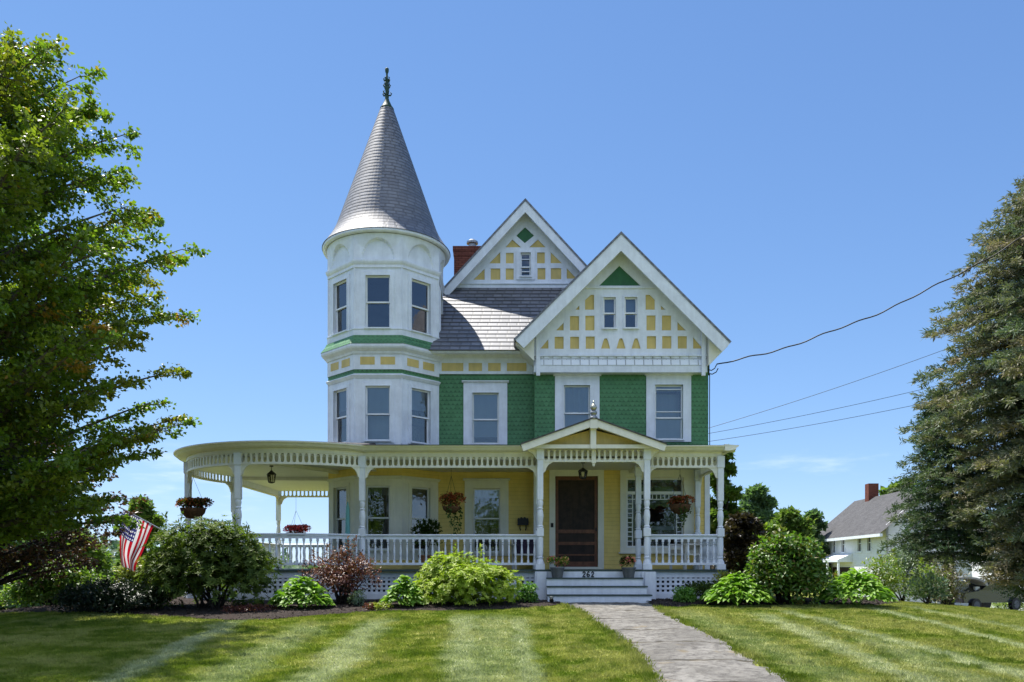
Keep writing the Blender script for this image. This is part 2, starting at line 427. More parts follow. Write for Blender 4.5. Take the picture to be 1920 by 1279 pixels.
# --- front door
a0, a1, z0, z1 = DOOR
m = MB(); c0, c1, ct = PX(1030, YW), PX(1132, YW), PZ(879, YW)
m.fbox(fw, c0, a0, ZD, ct, -.005, .045); m.fbox(fw, a1, c1, ZD, ct, -.005, .045); m.fbox(fw, a0, a1, z1, ct, -.005, .042)
m.fbox(fw, a0, a1, ZD, z0, -.15, .06)
m.sweep(fw, [(-.004, ct), (.06, ct), (.10, ct + .03), (.10, ct + .05), (-.004, ct + .07)], c0 - .04, c1 + .04)
m.build('door_casing', M['cream'], H)
m = MB(); st = .085
m.fbox(fw, a0 + .01, a0 + st, z0, z1, -.07, -.02); m.fbox(fw, a1 - st, a1 - .01, z0, z1, -.07, -.02)
rails = [(z1 - .10, z1), (PZ(1000, YW), PZ(993, YW)), (PZ(1022, YW), PZ(1016, YW)), (z0, z0 + .14), (PZ(1042, YW), PZ(1039, YW))]
for (y0, y1) in rails: m.fbox(fw, a0 + st, a1 - st, y0, y1, -.066, -.022)
door = m.build('door', M['door'], H)
m = MB(); m.fbox(fw, a0 + st, a1 - st, z0 + .14, z1 - .1, -.052, -.046); m.build('screen', M['screen'], door)
m = MB(); m.lathe(fw.pt(a1 - .05, z0 + 1.0, .02), [(.005, -.05), (.016, -.045), (.016, .045), (.005, .05)], 8); m.fbox(fw, a1 - .06, a1 - .04, z0 + .99, z0 + 1.01, -.02, .02); m.build('handle', M['black'], door)
m = MB(); e = PX(1035, YW); m.fbox(fw, e - .035, e + .035, PZ(989, YW), PZ(981, YW), .045, .065); m.build('doorbell', M['black'], H)

# ------------------------------------------------------------------ tower
YF_T = 20.9; S = 1.235; XCT, YCT = -3.50, YF_T + S * 1.2071
RO = S * 1.2071                                # apothem
def facet(k, ro=RO):
    """k=0 faces the street, k counts clockwise seen from the street's right (+X side first)"""
    th = -math.pi / 2 + k * math.pi / 4
    n = Vector((math.cos(th), math.sin(th), 0)); u = Vector((-n.y, n.x, 0))
    return Frame(Vector((XCT, YCT, 0)) + n * ro, u, n)
def octpts(ro, z):
    rv = ro / math.cos(math.pi / 8)
    return [Vector((XCT + rv * math.cos(-math.pi / 2 - math.pi / 8 + i * math.pi / 4), YCT + rv * math.sin(-math.pi / 2 - math.pi / 8 + i * math.pi / 4), z)) for i in range(8)]
zt = lambda py: PZ(py, YF_T)
def oct_ring(prof, name, mat, parent=H, smooth=False):
    m = MB(); m.loft([octpts(RO + d, z) for d, z in prof]); return m.build(name, mat, parent, smooth)
hw = .32
T3, T2, T1 = (-hw, hw, zt(615), zt(517)), (-hw, hw, zt(826), zt(724)), (-hw + .01, hw - .01, zt(1031), zt(911))
for zlo, zhi, op, mt in ((zt(632), zt(494), T3, 'white'), (3.55, zt(704), T2, 'white'), (.0, 3.55, T1, 'cream')):
    m = MB()
    for k in range(8):
        vis = k in (0, 1, 2, 7, 6) and not (k == 2 and op is not T3)
        hol = [rect(*op)] if vis else []
        if op is T1 and k in (0, 1, 7): pass
        m.plate(facet(k), rect(-S / 2, S / 2, zlo, zhi), hol, 0, -.16)
    m.build('tower_wall', M[mt], H, merge=False)
for k in (0, 1, 7, 6, 2):
    fk = facet(k)
    window(fk, *T3, cas=(.10, .10, .10, .08), hood=0, meet=.5, proud=.03)
    if k == 2: continue
    bl = [(.5, 1, 'blindw' if k == 0 else 'blind', .03, 0 if k == 0 else 4), (0, .5, 'blind', .25, 0)] if k in (0,) else [(.62, 1, 'blind', .04, 0), (.36, .62, 'lace', .10, 4), (0, .36, 'lace', .30, 0)]
    window(fk, *T2, cas=(.10, .10, .10, .06), hood=0, meet=.49, blinds=bl, proud=.03)
    window(fk, *T1, cas=(.09, .09, .09, .06), hood=0, cm='cream', meet=.5, blinds=[(.86, 1, 'lace', .04, 0)], proud=.03)
# mouldings and bands
z = zt
oct_ring([(0, z(709)), (.02, z(709)), (.05, z(706)), (.07, z(704)), (.07, z(703)), (0, z(700))], 'hood_moulding', M['white'])
oct_ring([(.012, z(703)), (.012, z(691))], 'shingle_band', M['green'])
oct_ring([(.03, z(693)), (.03, z(664)), (.06, z(664)), (.08, z(660)), (.17, z(655)), (.19, z(652)), (.19, z(648)), (.16, z(646))], 'frieze_band', M['white'])
oct_ring([(.20, z(647.5)), (.16, z(643)), (.09, z(636)), (.055, z(630)), (.02, z(628))], 'tower_skirt', M['green'])
oct_ring([(0, z(630)), (.035, z(629)), (.035, z(619)), (.05, z(618)), (.05, z(616)), (0, z(615.5))], 'sill_board', M['white'])
oct_ring([(0, z(502)), (.03, z(502)), (.03, z(497)), (.06, z(494)), (.075, z(491)), (.075, z(488)), (0, z(486))], 'tower_cornice', M['white'])
oct_ring([(.0, .0), (.03, .0), (.03, 1.05), (0, 1.06)], 'tower_base', M['yellow'])
# first-floor hood of the bay
oct_ring([(0, PZ(898, YF_T)), (.03, PZ(897, YF_T)), (.06, PZ(894, YF_T)), (.06, PZ(892.5, YF_T)), (0, PZ(891.5, YF_T))], 'hood_moulding', M['cream'])
oct_ring([(.008, PZ(891.6, YF_T)), (.008, 3.5)], 'yellow_band', M['yellow'])
m = MB()
for k in (6, 7, 0, 1):
    fk = facet(k, RO + .03)
    for c in (-.30, .23):
        m = MB(); m.plate(fk, rect(c - .19 + .03, c + .19 + .03, z(684), z(669.5)), [], .008, 0)
        m.build('frieze_panel', M['panel'], H, merge=False)
# corner beads of the 2nd and 3rd storey
for i in range(8):
    for (zl, zh) in ((z(632), z(502)), (z(832), z(709))):
        p0, p1 = octpts(RO + .004, zl)[i], octpts(RO + .004, zh)[i]
        m = MB(); m.tube([p0, p1], .022, 6); m.build('corner_bead', M['white'], H)

# cove with blind arches between the octagon and the round eave
NT_, NZ_ = 320, 44
zc0, zc1 = z(487), PZ(479, YCT) - .045
rim = 1.64
m = MB(); rings = []
for j in range(NZ_ + 1):
    fz = j / NZ_; zz = zc0 + (zc1 - zc0) * fz; ring = []
    for i in range(NT_):
        th = 2 * math.pi * i / NT_
        ph = ((th + math.pi / 2 + math.pi / 8) % (math.pi / 4)) - math.pi / 8
        ro = (RO - .005) / math.cos(ph); a = (RO) * math.tan(ph)
        flare = (1 - math.cos(fz * math.pi / 2)) ** 0.9
        out_ = ro + (rim - ro) * flare
        out_ = max(out_, ro + .035)
        arch = (a / .40) ** 2 + ((zz - zc0) / ((zc1 - zc0) * .80)) ** 2
        k = min(1.0, max(0.0, (arch - 1.0) / .07)); k = k * k * (3 - 2 * k)
        rr = ro * (1 - k) + out_ * k
        ring.append(Vector((XCT + rr * math.cos(th), YCT + rr * math.sin(th), zz)))
    rings.append(ring)
m.loft(rings); m.build('tower_cove', M['white'], H, smooth=False)
# round eave and stepped slate cone
RE = 1.755
def circ(r, zz, n=96): return [Vector((XCT + r * math.cos(2 * math.pi * i / n), YCT + r * math.sin(2 * math.pi * i / n), zz)) for i in range(n)]
ze = PZ(479, YCT)
m = MB(); m.loft([circ(1.60, ze - .05), circ(1.66, ze - .02), circ(1.68, ze - .045), circ(RE - .02, ze - .03), circ(RE, ze), circ(RE, ze + .045), circ(1.66, ze + .06)])
m.build('eave_moulding', M['white'], H, smooth=True)
zc_b, zc_t = ze + .05, PZ(203, YCT)
def cone_r(f):
    r = 1.60 + (.165 - 1.60) * f
    return r + .16 * max(0, 1 - f / .17) ** 2
m = MB(); NC = 40; n = 72
for c in range(NC):
    f0, f1 = c / NC, (c + 1) / NC
    za, zb = zc_b + (zc_t - zc_b) * f0, zc_b + (zc_t - zc_b) * f1
    ra, rb = cone_r(f0) + .011, cone_r(f1) + .002
    off = random.random() * 3
    lo, hi, un = circ(ra, za, n), circ(rb, zb + .01, n), circ(ra - .02, za - .002, n)
    for i in range(n):
        j = (i + 1) % n; u0, u1 = off + ra * 2 * math.pi * i / n, off + ra * 2 * math.pi * (i + 1) / n
        v0, v1 = c * .165 * 1.0, (c + 1) * .165
        m.face([lo[i], lo[j], hi[j], hi[i]], [(u0, v0), (u1, v0), (u1, v1 - .004), (u0, v1 - .004)])
        m.face([un[i], un[j], lo[j], lo[i]], [(u0, v0), (u1, v0), (u1, v0), (u0, v0)])
m.face(circ(cone_r(0) + .016, zc_b - .002, n)); m.face(circ(.17, zc_t + .012, n))
cone = m.build('tower_roof', M['slate'], H, merge=False)
fz0 = zc_t; k = YCT / F
m = MB(); m.lathe((XCT, YCT, 0), [(.20, fz0 - .05), (.19, fz0 - .01), (.14, fz0 + .05), (.11, fz0 + .12), (.07, fz0 + .2), (.05, fz0 + .28), (.06, fz0 + .32), (.04, fz0 + .36), (.05, fz0 + .5), (.075, fz0 + .56), (.05, fz0 + .62), (.035, fz0 + .72), (.06, fz0 + .78), (.03, fz0 + .84), (.025, fz0 + .96), (.05, fz0 + 1.02), (.055, fz0 + 1.1), (.02, fz0 + 1.13)], 12)
for zz, r_ in ((fz0 + .36, .13), (fz0 + .60, .10), (fz0 + .76, .09)):
    for q in range(5):
        t = q * 1.2566 + zz; d = Vector((math.cos(t), math.sin(t), 0)); c = Vector((XCT, YCT, zz))
        m.tube([c + d * .02, c + d * r_ * .8 + Vector((0, 0, .01)), c + d * r_ + Vector((0, 0, .06)), c + d * r_ * .7 + Vector((0, 0, .10))], [.02, .022, .02, .008], 5)
m.build('finial', M['verdigris'], cone, smooth=True)

# ------------------------------------------------------------------ front roof slope, stepped courses of slate
ZE, YE = PZ(657, 21.3), 21.3
SL = (9.30 - ZE) / (24.0 - YE)
m = MB(); NCO = 18
for c in range(NCO):
    f0, f1 = c / NCO, (c + 1) / NCO
    y0, y1 = YE + 2.8 * f0, YE + 2.8 * f1; z0, z1 = ZE + 2.8 * f0 * SL, ZE + 2.8 * f1 * SL
    x0, x1 = -4.28 + (z0 - ZE) / 1.086, min(4.6, 5.06 - (z0 - ZE) / 1.086 - .15)
    n_ = Vector((0, -SL, 1)).normalized()
    A, B = Vector((x0, y0, z0)) + n_ * .018, Vector((x1, y0, z0)) + n_ * .018
    C_, D_ = Vector((x1, y1, z1)) + n_ * .003, Vector((x0, y1, z1)) + n_ * .003
    v0 = c * .165; o = random.random()
    m.face([A, B, C_, D_], [(x0 + o, v0), (x1 + o, v0), (x1 + o, v0 + .161), (x0 + o, v0 + .161)])
    m.face([A - n_ * .02, B - n_ * .02, B, A], [(0, v0)] * 4)
roof = m.build('roof', M['slate'], H, merge=False)
# main gable body
AX, AZ = PX(985, 23.6), PZ(374, 23.6)
def chevron(ax, az, lx, rx, sl, t, zoff=0.0):
    """closed (x,z) band under a gable line; t is the thickness square to the slope"""
    c = math.sqrt(1 + sl * sl); tv = t * c; px_, pz_ = t * sl / c, t / c
    L = (lx, az - (ax - lx) * sl); Rr = (rx, az - (rx - ax) * sl)
    return [(L[0], L[1] + zoff), (ax, az + zoff), (Rr[0], Rr[1] + zoff), (Rr[0] - px_, Rr[1] - pz_ + zoff), (ax, az - tv + zoff), (L[0] + px_, L[1] - pz_ + zoff)]
def prism(m, poly, y0, y1):
    m.plate(Frame((0, 0, 0), (1, 0, 0), (0, -1, 0)), poly, [], -y0, -y1, back=True)
SLB = 1.086
m = MB(); prism(m, chevron(AX, AZ + .03, AX - 4.70, AX + 4.70, SLB, .05), 23.58, 31.3); m.build('roof', M['slate'], H)
m = MB(); prism(m, chevron(AX, AZ - .045, AX - 2.46, AX + 4.4, SLB, .22), 23.60, 23.66); m.build('barge_board', M['white'], H)
m = MB(); prism(m, chevron(AX, AZ - .048, AX - 2.60, AX + 4.4, SLB, .06), 23.66, 24.2); m.build('soffit', M['cream'], H)
YG = 24.0
def zz3(x, y): return (PX(820 + x * .1564, YG), PZ(360 + y * .1564, YG))
holes = [[(900, 575), (1005, 670), (815, 670)], [(1205, 575), (1300, 670), (1100, 670)], [(620, 862), (755, 725), (755, 862)],
         [(822, 735), (915, 735), (915, 862), (822, 862)], [(1195, 730), (1288, 730), (1288, 862), (1195, 862)], [(1358, 725), (1495, 860), (1358, 860)],
         [(430, 1058), (568, 925), (568, 1058)], [(640, 922), (755, 922), (755, 1058), (640, 1058)], [(820, 922), (915, 922), (915, 1058), (820, 1058)],
         [(1200, 918), (1295, 918), (1295, 1055), (1200, 1055)], [(1360, 918), (1485, 918), (1485, 1052), (1360, 1052)], [(1550, 918), (1672, 1045), (1550, 1045)]]
dia = [(1052, 428), (1160, 530), (1048, 620), (945, 530)]
win3 = [(998, 738), (1120, 738), (1120, 1020), (998, 1020)]
H3 = [[zz3(*p) for p in h] for h in holes]; D3 = [zz3(*p) for p in dia]; Wn3 = [zz3(*p) for p in win3]
fg = front(YG)
base = PZ(541, YG)
tri = [(AX - (AZ - .15 - base) / SLB, base), (AX + (AZ - .15 - base) / SLB, base), (AX, AZ - .15)]
m = MB(); m.plate(fg, tri, H3 + [D3, Wn3], .04, 0); m.fbox(fg, tri[0][0], tri[1][0], base - .35, base + .10, .0, .075)
m.fbox(fg, tri[0][0], tri[1][0], base + .10, base + .13, .0, .11)
gbl = m.build('gable_timbering', M['white'], H, merge=False)
for h in H3: m = MB(); m.face([fg.pt(a, z_, .004) for a, z_ in h]); m.build('gable_panel', M['panel'], gbl, merge=False)
m = MB(); m.face([fg.pt(a, z_, .004) for a, z_ in D3]); m.build('diamond_panel', M['gpanel'], gbl, merge=False)
a0, z0 = Wn3[3]; a1, z1 = Wn3[1]
window(Frame((0, YG - .04, 0), (1, 0, 0), (0, -1, 0)), a0, a1, z0, z1, cas=(.13, .13, .07, .10), hood=0, meet=.42, bars=(z0 + (z1 - z0) * .22, z0 + (z1 - z0) * .74))

# ------------------------------------------------------------------ wing gable
YR, YGW = 20.75, 21.22
WX, WZ = PX(1164.7, YR), PZ(435.5, YR); SLW = 1.0
LW, RW = WX - 2.74, WX + 2.83
m = MB(); prism(m, chevron(WX, WZ + .02, LW - .05, RW + .03, SLW, .05), YR - .02, 27.5); m.build('roof', M['slate'], H)
m = MB(); prism(m, chevron(WX, WZ - .05, LW, RW, SLW, .30), YR, YR + .06); m.build('barge_board', M['white'], H)
m = MB(); prism(m, chevron(WX, WZ - .053, LW + .02, RW - .02, SLW, .05), YR + .06, 27.4); m.build('soffit', M['cream'], H)
fgw = front(YGW)
def zz4(x, y): return (PX(960 + x * .23454, YGW), PZ(420 + y * .23454, YGW))
Rc = lambda x0, x1, y0, y1: [(x0, y0), (x1, y0), (x1, y1), (x0, y1)]
holes = [[(583, 612), (630, 570), (655, 570), (655, 690), (583, 690)], [(1066, 570), (1100, 570), (1140, 610), (1140, 690), (1066, 690)],
         [(505, 690), (537, 655), (537, 690)], [(1188, 690), (1188, 657), (1224, 690)],
         Rc(462, 535, 740, 855), Rc(585, 658, 737, 855), Rc(1073, 1145, 735, 855), Rc(1196, 1270, 735, 855),
         [(350, 855), (412, 793), (412, 855)], [(1320, 787), (1388, 855), (1320, 855)],
         Rc(340, 412, 905, 1002), Rc(464, 535, 905, 1002), Rc(588, 660, 903, 1002), Rc(1075, 1150, 900, 1002), Rc(1198, 1272, 900, 1000), Rc(1322, 1396, 900, 1000),
         [(225, 1000), (290, 925), (290, 1000)], [(1445, 908), (1525, 1000), (1445, 1000)]]
for c in (748, 870, 991): holes.append([(c - 37, 1000), (c - 20, 940), (c - 11, 919), (c + 9, 917), (c + 18, 935), (c + 36, 1000)])
topt = [(857, 338), (695, 498), (1027, 498)]
wa, wbx = Rc(728, 826, 593, 838), Rc(898, 998, 592, 836)
H4 = [[zz4(*p) for p in h] for h in holes]; T4 = [zz4(*p) for p in topt]; WA, WB = [zz4(*p) for p in wa], [zz4(*p) for p in wbx]
xl, xr = zz4(175, 0)[0], zz4(1555, 0)[0]
zb = zz4(0, 1045)[1]
apz = WZ - .12
ol = [(xl, zb), (xr, zb), (xr, apz - (xr - WX) * SLW), (WX, apz), (xl, apz - (WX - xl) * SLW)]
m = MB(); m.plate(fgw, ol, H4 + [T4, WA, WB], .045, -.2)
hb = zz4(0, 507)[1]; m.fbox(fgw, zz4(575, 0)[0], zz4(1140, 0)[0], hb - .05, hb, .045, .085)
gw = m.build('gable_timbering', M['white'], H, merge=False)
for h in H4: m = MB(); m.face([fgw.pt(a, z_, .005) for a, z_ in h]); m.build('gable_panel', M['panel'], gw, merge=False)
m = MB(); m.face([fgw.pt(a, z_, .005) for a, z_ in T4]); m.build('triangle_panel', M['gpanel'], gw, merge=False)
fgs = Frame((0, YGW - .045, 0), (1, 0, 0), (0, -1, 0))
for Wq in (WA, WB):
    a0, z1 = Wq[0]; a1, z0 = Wq[2]
    window(fgs, a0, a1, z0, z1, cas=(.055, .055, .05, .03), hood=0, meet=.5, proud=.025, blinds=[(.5, 1, 'blind', .12, 0)])
# flared shingle skirt below the gable, dentils, fascia, drops
zs = lambda y: PZ(420 + y * .23454, YGW)
m = MB(); m.sweep(fgw, [(-.2, zs(1062)), (.045, zs(1062)), (.06, zs(1090)), (.10, zs(1135)), (-.2, zs(1135))], xl, xr)
m.build('shingle_skirt', M['wshing'], H)
m = MB(); m.fbox(fgw, xl, xr, zs(1192), zs(1135), -.2, .085); m.fbox(fgw, xl - .01, xr + .01, zs(1062), zs(1045), -.1, .075)
nd = 18
for i in range(nd):
    a = xl + .08 + (xr - xl - .16) * (i + .5) / nd; m.fbox(fgw, a - .055, a + .055, zs(1066) - .0, zs(1056), .075, .12)
for a in (xl + .06, xr - .16): 
    d_ = MB(); d_.fbox(fgw, a, a + .10, zs(1222), zs(880), .086, .15); d_.build('gable_drop', M['white'], H)
m.build('gable_fascia', M['white'], H)
# boxed eave ends of the wing roof
for sx, tipx, wx in ((1, RW, xr), (-1, LW, xl)):
    tipz = WZ - (abs(tipx - WX)) * SLW - .06
    wz_hi = WZ - abs(wx - WX) * SLW - .2
    poly = [(tipx, tipz), (wx, wz_hi), (wx, tipz - abs(tipx - wx) * .98)]
    if sx < 0: poly = [poly[0], poly[2], poly[1]]
    m = MB(); prism(m, poly, YR + .22, 27.0); m.build('eave_box', M['cream'], H)
# frieze band under the recessed roof
m = MB()
m.fbox(fm, XT - .1, XC, ZBAND, PZ(668, YM), -.02, .04)
m.sweep(fm, [(-.02, PZ(671, YM)), (.06, PZ(671, YM)), (.10, PZ(666, YM)), (.30, PZ(663, 21.5)), (.42, ZE - .06), (.47, ZE - .02), (.47, ZE - .002), (-.02, ZE + .3)], XT - .25, XC + .02)
m.fbox(fm, XT - .1, XC, ZBAND - .03, ZBAND, -.02, .055)
m.build('frieze_band', M['white'], H)
for x0, x1 in ((1090, 1275), (1320, 1435), (1487, 1595), (1648, 1815)):
    m = MB(); m.fbox(fm, PX(590 + x0 * .21875, YM), PX(590 + x1 * .21875, YM), PZ(696.5, YM), PZ(681.5, YM), .04, .047); m.build('frieze_panel', M['panel'], H)

# ------------------------------------------------------------------ chimney
Yc = 27.5; x0, x1 = PX(849, Yc), PX(906, Yc); zt_, zb_ = PZ(462, Yc), 8.0
m = MB(); m.box(x0 + .04, x1 - .04, Yc, Yc + .8, zb_, zt_ - .32); m.box(x0 + .02, x1 - .02, Yc - .02, Yc + .82, zt_ - .32, zt_ - .16); m.box(x0, x1, Yc - .04, Yc + .84, zt_ - .16, zt_)
ch = m.build('chimney', M['brick'], H)
cx = PX(885.5, Yc + .3); m = MB(); m.lathe((cx, Yc + .35, zt_), [(.13, 0), (.13, .22), (.20, .225), (.20, .29), (.08, .37)], 14); m.build('flue_cap', M['zinc'], ch, smooth=False)
# ================================================================== PORCH
YP = 19.2; CX, CY, RP = -5.5, 21.45, 2.95
TH0 = math.atan2(YP - CY, -3.592 - CX)          # where the straight front meets the round corner
TH1 = -math.pi - math.atan2(1.566, 2.5)          # where it meets the straight side
LARC = (TH0 - TH1) * RP
XJ, XS = -3.592, 5.0
YB = 27.4; XL = -8.0
YPF = 18.9; XP0, XP1 = PX(1013, YPF), PX(1213, YPF)    # portico posts
f_front = front(YP); f_arc = Arc(CX, CY, RP, TH0)
f_right = Frame((XS, 0, 0), (0, 1, 0), (1, 0, 0)); f_left = Frame((XL, 0, 0), (0, -1, 0), (-1, 0, 0)); f_back = Frame((0, YB, 0), (1, 0, 0), (0, 1, 0))
f_port = front(YPF)
def arc_pts(off, n=40): return [(CX + (RP + off) * math.cos(TH0 + (TH1 - TH0) * i / n), CY + (RP + off) * math.sin(TH0 + (TH1 - TH0) * i / n)) for i in range(n + 1)]
def plan(off, back=True):
    """outline of the porch: front right corner, along the street, round the corner, back along the side"""
    pts = [(XS + off, YP - off)]
    a = arc_pts(off)
    # trim the ring so the straight front and the straight side meet it cleanly
    a = [p for p in a if p[1] < YP - off + 1e-6 or p[0] < CX]
    a = [p for p in a if not (p[0] > CX and p[1] > YP - off)]
    pts += [(p[0], p[1]) for p in a if not (p[1] > CY and p[0] > XL - off)]
    pts += [(XL - off, YB + off), (-3.9, YB + off)]
    return pts
def slab(m, pts, z0, z1):
    fl = Frame((0, 0, 0), (1, 0, 0), (0, 1, 0))
    tris = tessellate_polygon([[Vector((x, y, 0)) for x, y in pts]])
    for t in tris:
        m.face([Vector((*pts[i], z1)) for i in t]); m.face([Vector((*pts[i], z0)) for i in t])
    for i in range(len(pts)):
        p, q = pts[i], pts[(i + 1) % len(pts)]
        m.face([Vector((*p, z0)), Vector((*q, z0)), Vector((*q, z1)), Vector((*p, z1))])
back_pts = [(-3.9, 22.0), (XS - .0, 22.0)]
# deck
m = MB(); slab(m, plan(.16) + [(-3.9, 22.1), (XS + .16, 22.1)], ZD - .045, ZD)
m.box(XP0 - .14, XP1 + .14, 18.75, YP - .15, ZD - .045, ZD - .001)
m.build('porch_deck', M['deck'], H)
# apron boards, lattice, dark void
zb0, zb1, zl0 = PZ(1083, 19.1), ZD - .046, PZ(1113, 19.1)
spans = [(f_front, XJ, XP0 - .12), (f_front, XP1 + .12, XS), (f_arc, 0, LARC), (f_right, YP, 21.3), (f_left, -YB, -23.02)]
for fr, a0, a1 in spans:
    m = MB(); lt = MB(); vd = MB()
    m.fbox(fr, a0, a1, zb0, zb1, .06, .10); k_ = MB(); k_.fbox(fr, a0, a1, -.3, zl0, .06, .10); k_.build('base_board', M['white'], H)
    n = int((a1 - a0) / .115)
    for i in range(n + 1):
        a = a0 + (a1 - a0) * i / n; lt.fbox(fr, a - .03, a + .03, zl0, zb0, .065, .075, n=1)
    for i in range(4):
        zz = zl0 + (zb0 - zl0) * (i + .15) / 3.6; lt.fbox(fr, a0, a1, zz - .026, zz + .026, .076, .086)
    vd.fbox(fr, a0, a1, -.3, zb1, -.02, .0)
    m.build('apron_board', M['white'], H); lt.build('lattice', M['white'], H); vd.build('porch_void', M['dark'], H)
# ceiling
ZC = 3.47
m = MB(); slab(m, plan(-.05) + [(-3.9, 22.1), (XS - .05, 22.1)], ZC, ZC + .04)
m.build('porch_ceiling', M['ceil'], H)
for (p, q) in (((-3.6, YP), (-3.6, 21.2)), ((-8.0, 23.0), (-4.0, 23.3)), ((-6.4, 18.75), (-4.6, 21.6)), ((XP1, YP), (XP1, 21.4)), ((XP0, YP), (XP0, 21.4))):
    p, q = Vector((*p, 0)), Vector((*q, 0)); u = (q - p).normalized(); fr = Frame(p, u, Vector((u.y, -u.x, 0))); m = MB(); m.fbox(fr, 0, (q - p).length, ZC - .09, ZC - .002, -.06, .06); m.build('ceiling_beam', M['cream'], H)
# roof: eave, crown moulding, beam
ZTOP = 3.753
crown = [(.02, 3.63), (.12, 3.63), (.20, 3.64), (.26, 3.66), (.30, 3.70), (.33, 3.715), (.35, 3.735), (.35, ZTOP), (.02, ZTOP + .03)]
beam = [(-.05, 3.54), (.05, 3.54), (.05, 3.63), (-.05, 3.63)]
m = MB(); b = MB()
m.sweep(f_front, crown, XJ, XS + .30); m.sweep(f_arc, crown, -.1, LARC); m.sweep(f_right, crown, YP - .346, 21.5); m.sweep(f_left, crown, -YB, -23.02); m.sweep(f_back, crown, XL - .3, -3.9)
for fr, a0, a1 in ((f_front, XJ, XS), (f_arc, 0, LARC), (f_right, YP, 21.5), (f_left, -YB, -23.02), (f_back, XL, -3.9)): b.sweep(fr, beam, a0, a1)
m.build('porch_eave', M['cream'], H); b.build('porch_beam', M['cream'], H)
m = MB(); po = plan(.35); 
def inner(p):
    x, y = p
    if x > -2.0: return (x if x < 5.2 else 5.2, 21.75, 4.17)
    if x > XJ: return (x, 21.2, 4.13)
    v = Vector((XCT - x, 22.4 - y, 0)); L = v.length
    if y > 23.2: return (-4.0, y, 4.2)
    v = v / L * max(0, L - 1.35); return (x + v.x, y + v.y, 4.15)
dense = []
for i in range(len(po) - 1):
    p, q = po[i], po[i + 1]; k = max(1, int((Vector(q) - Vector(p)).length / .5))
    for j in range(k): dense.append((p[0] + (q[0] - p[0]) * j / k, p[1] + (q[1] - p[1]) * j / k))
dense.append(po[-1])
for p, q in zip(dense[:-1], dense[1:]):
    m.face([Vector((*p, ZTOP + .006)), Vector((*q, ZTOP + .006)), Vector(inner(q)), Vector(inner(p))])
m.face([Vector((5.35, 18.85, ZTOP + .006)), Vector((5.35, 21.75, ZTOP + .006)), Vector((5.2, 21.75, 4.17))])
m.build('porch_roof', M['zinc'] if False else M['asphaltroof'], H, merge=False)

# fretwork frieze: a row of round-ended slots
ZF0, ZFt = 3.262, 3.54
def frieze(fr, a0, a1, zlo=ZF0, zhi=ZFt, name='frieze', brackets=True, pend=None):
    m = MB(); L = abs(a1 - a0); n = max(3, int(round(L / .135))); w = (a1 - a0) / n
    sl0, sl1 = zlo + .048, zhi - .02; hw_ = abs(w) * .32
    for i in range(n):
        c = a0 + w * (i + .5); hole = []
        for k in range(5): t = math.pi * k / 4; hole.append((c + hw_ * math.cos(t), sl1 - hw_ + hw_ * math.sin(t)))
        for k in range(5): t = math.pi + math.pi * k / 4; hole.append((c + hw_ * math.cos(t), sl0 + hw_ + hw_ * math.sin(t)))
        m.plate(fr, rect(a0 + w * i, a0 + w * (i + 1), zlo + .03, zhi), [hole], .018, -.018, back=True)
    m.fbox(fr, a0, a1, zlo, zlo + .035, -.04, .04)
    if brackets:
        for s, e in ((1, a0), (-1, a1)):
            q = [(e, zlo), (e + s * .24, zlo), (e + s * .20, zlo - .02), (e + s * .13, zlo - .06), (e + s * .08, zlo - .13), (e + s * .05, zlo - .22), (e, zlo - .26)]
            m.plate(fr, q, [], .02, -.02, back=True)
    if pend is not None:
        m.fbox(fr, pend - .05, pend + .05, zlo - .03, zhi + .02, -.05, .05); m.lathe(fr.pt(pend, zlo - .03, 0), [(.012, -.08), (.035, -.05), (.035, -.02), (.05, 0)], 8)
    return m.build(name, M['cream'], H, merge=False)
fr_posts_arc = [0, RP * R(57.5), RP * R(107.6), LARC]
frieze(f_front, XJ + .07, XP0 - .05); frieze(f_front, XP1 + .05, XS - .07)
for p, q in zip(fr_posts_arc[:-1], fr_posts_arc[1:]): frieze(f_arc, p + .07, q - .07)
frieze(f_right, YP + .07, 21.25); frieze(f_left, -YB + .07, -23.1); frieze(f_back, XL + .07, -3.95)
zpf0, zpf1 = PZ(866.5, YPF), PZ(842, YPF)
pf = frieze(f_port, XP0 + .07, XP1 - .07, zpf0, zpf1, pend=.5 * (XP0 + XP1))

# posts
def post(x, y, zlo, ztop, name='post'):
    m = MB(); c = (x, y, 0)
    prof = [(.062, .27), (.078, .285), (.055, .31), (.066, .36), (.072, .55), (.070, .74), (.058, .77), (.078, .79)]
    m.lathe(c, [(.105, zlo), (.105, zlo + .13)], sq=True)
    m.lathe(c, [(.10, zlo + .13), (.085, zlo + .19), (.065, zlo + .235), (.06, zlo + .25)] + [(r_, zlo + h) for r_, h in prof], 14)
    m.lathe(c, [(.080, zlo + .79), (.080, zlo + .98)], sq=True)
    m.lathe(c, [(r_, zlo + h) for r_, h in ((.078, .98), (.055, 1.0), (.078, 1.02), (.054, 1.05), (.062, 1.12), (.078, 1.26), (.066, 1.38), (.05, 1.42), (.074, 1.44), (.052, 1.47), (.066, 1.53), (.072, 1.58), (.06, 1.64))], 14)
    m.lathe(c, [(.058, zlo + 1.63), (.068, zlo + 1.66), (.068, ztop - .30), (.085, ztop - .27), (.085, ztop)], sq=True)
    return m.build(name, M['white'], H)
post(XP0, YPF, ZD, zpf1 + .02); post(XP1, YPF, ZD, zpf1 + .02)
post(XP0, 20.2, ZD, ZC - .01); post(XP1, 20.2, ZD, ZC - .01)
post(XS, YP, ZD, ZFt); post(PX(1308, 21.25), 21.25, ZD, ZC - .01)
for a in fr_posts_arc: 
    q = f_arc.pt(a, 0); post(q.x, q.y, ZD, ZFt)
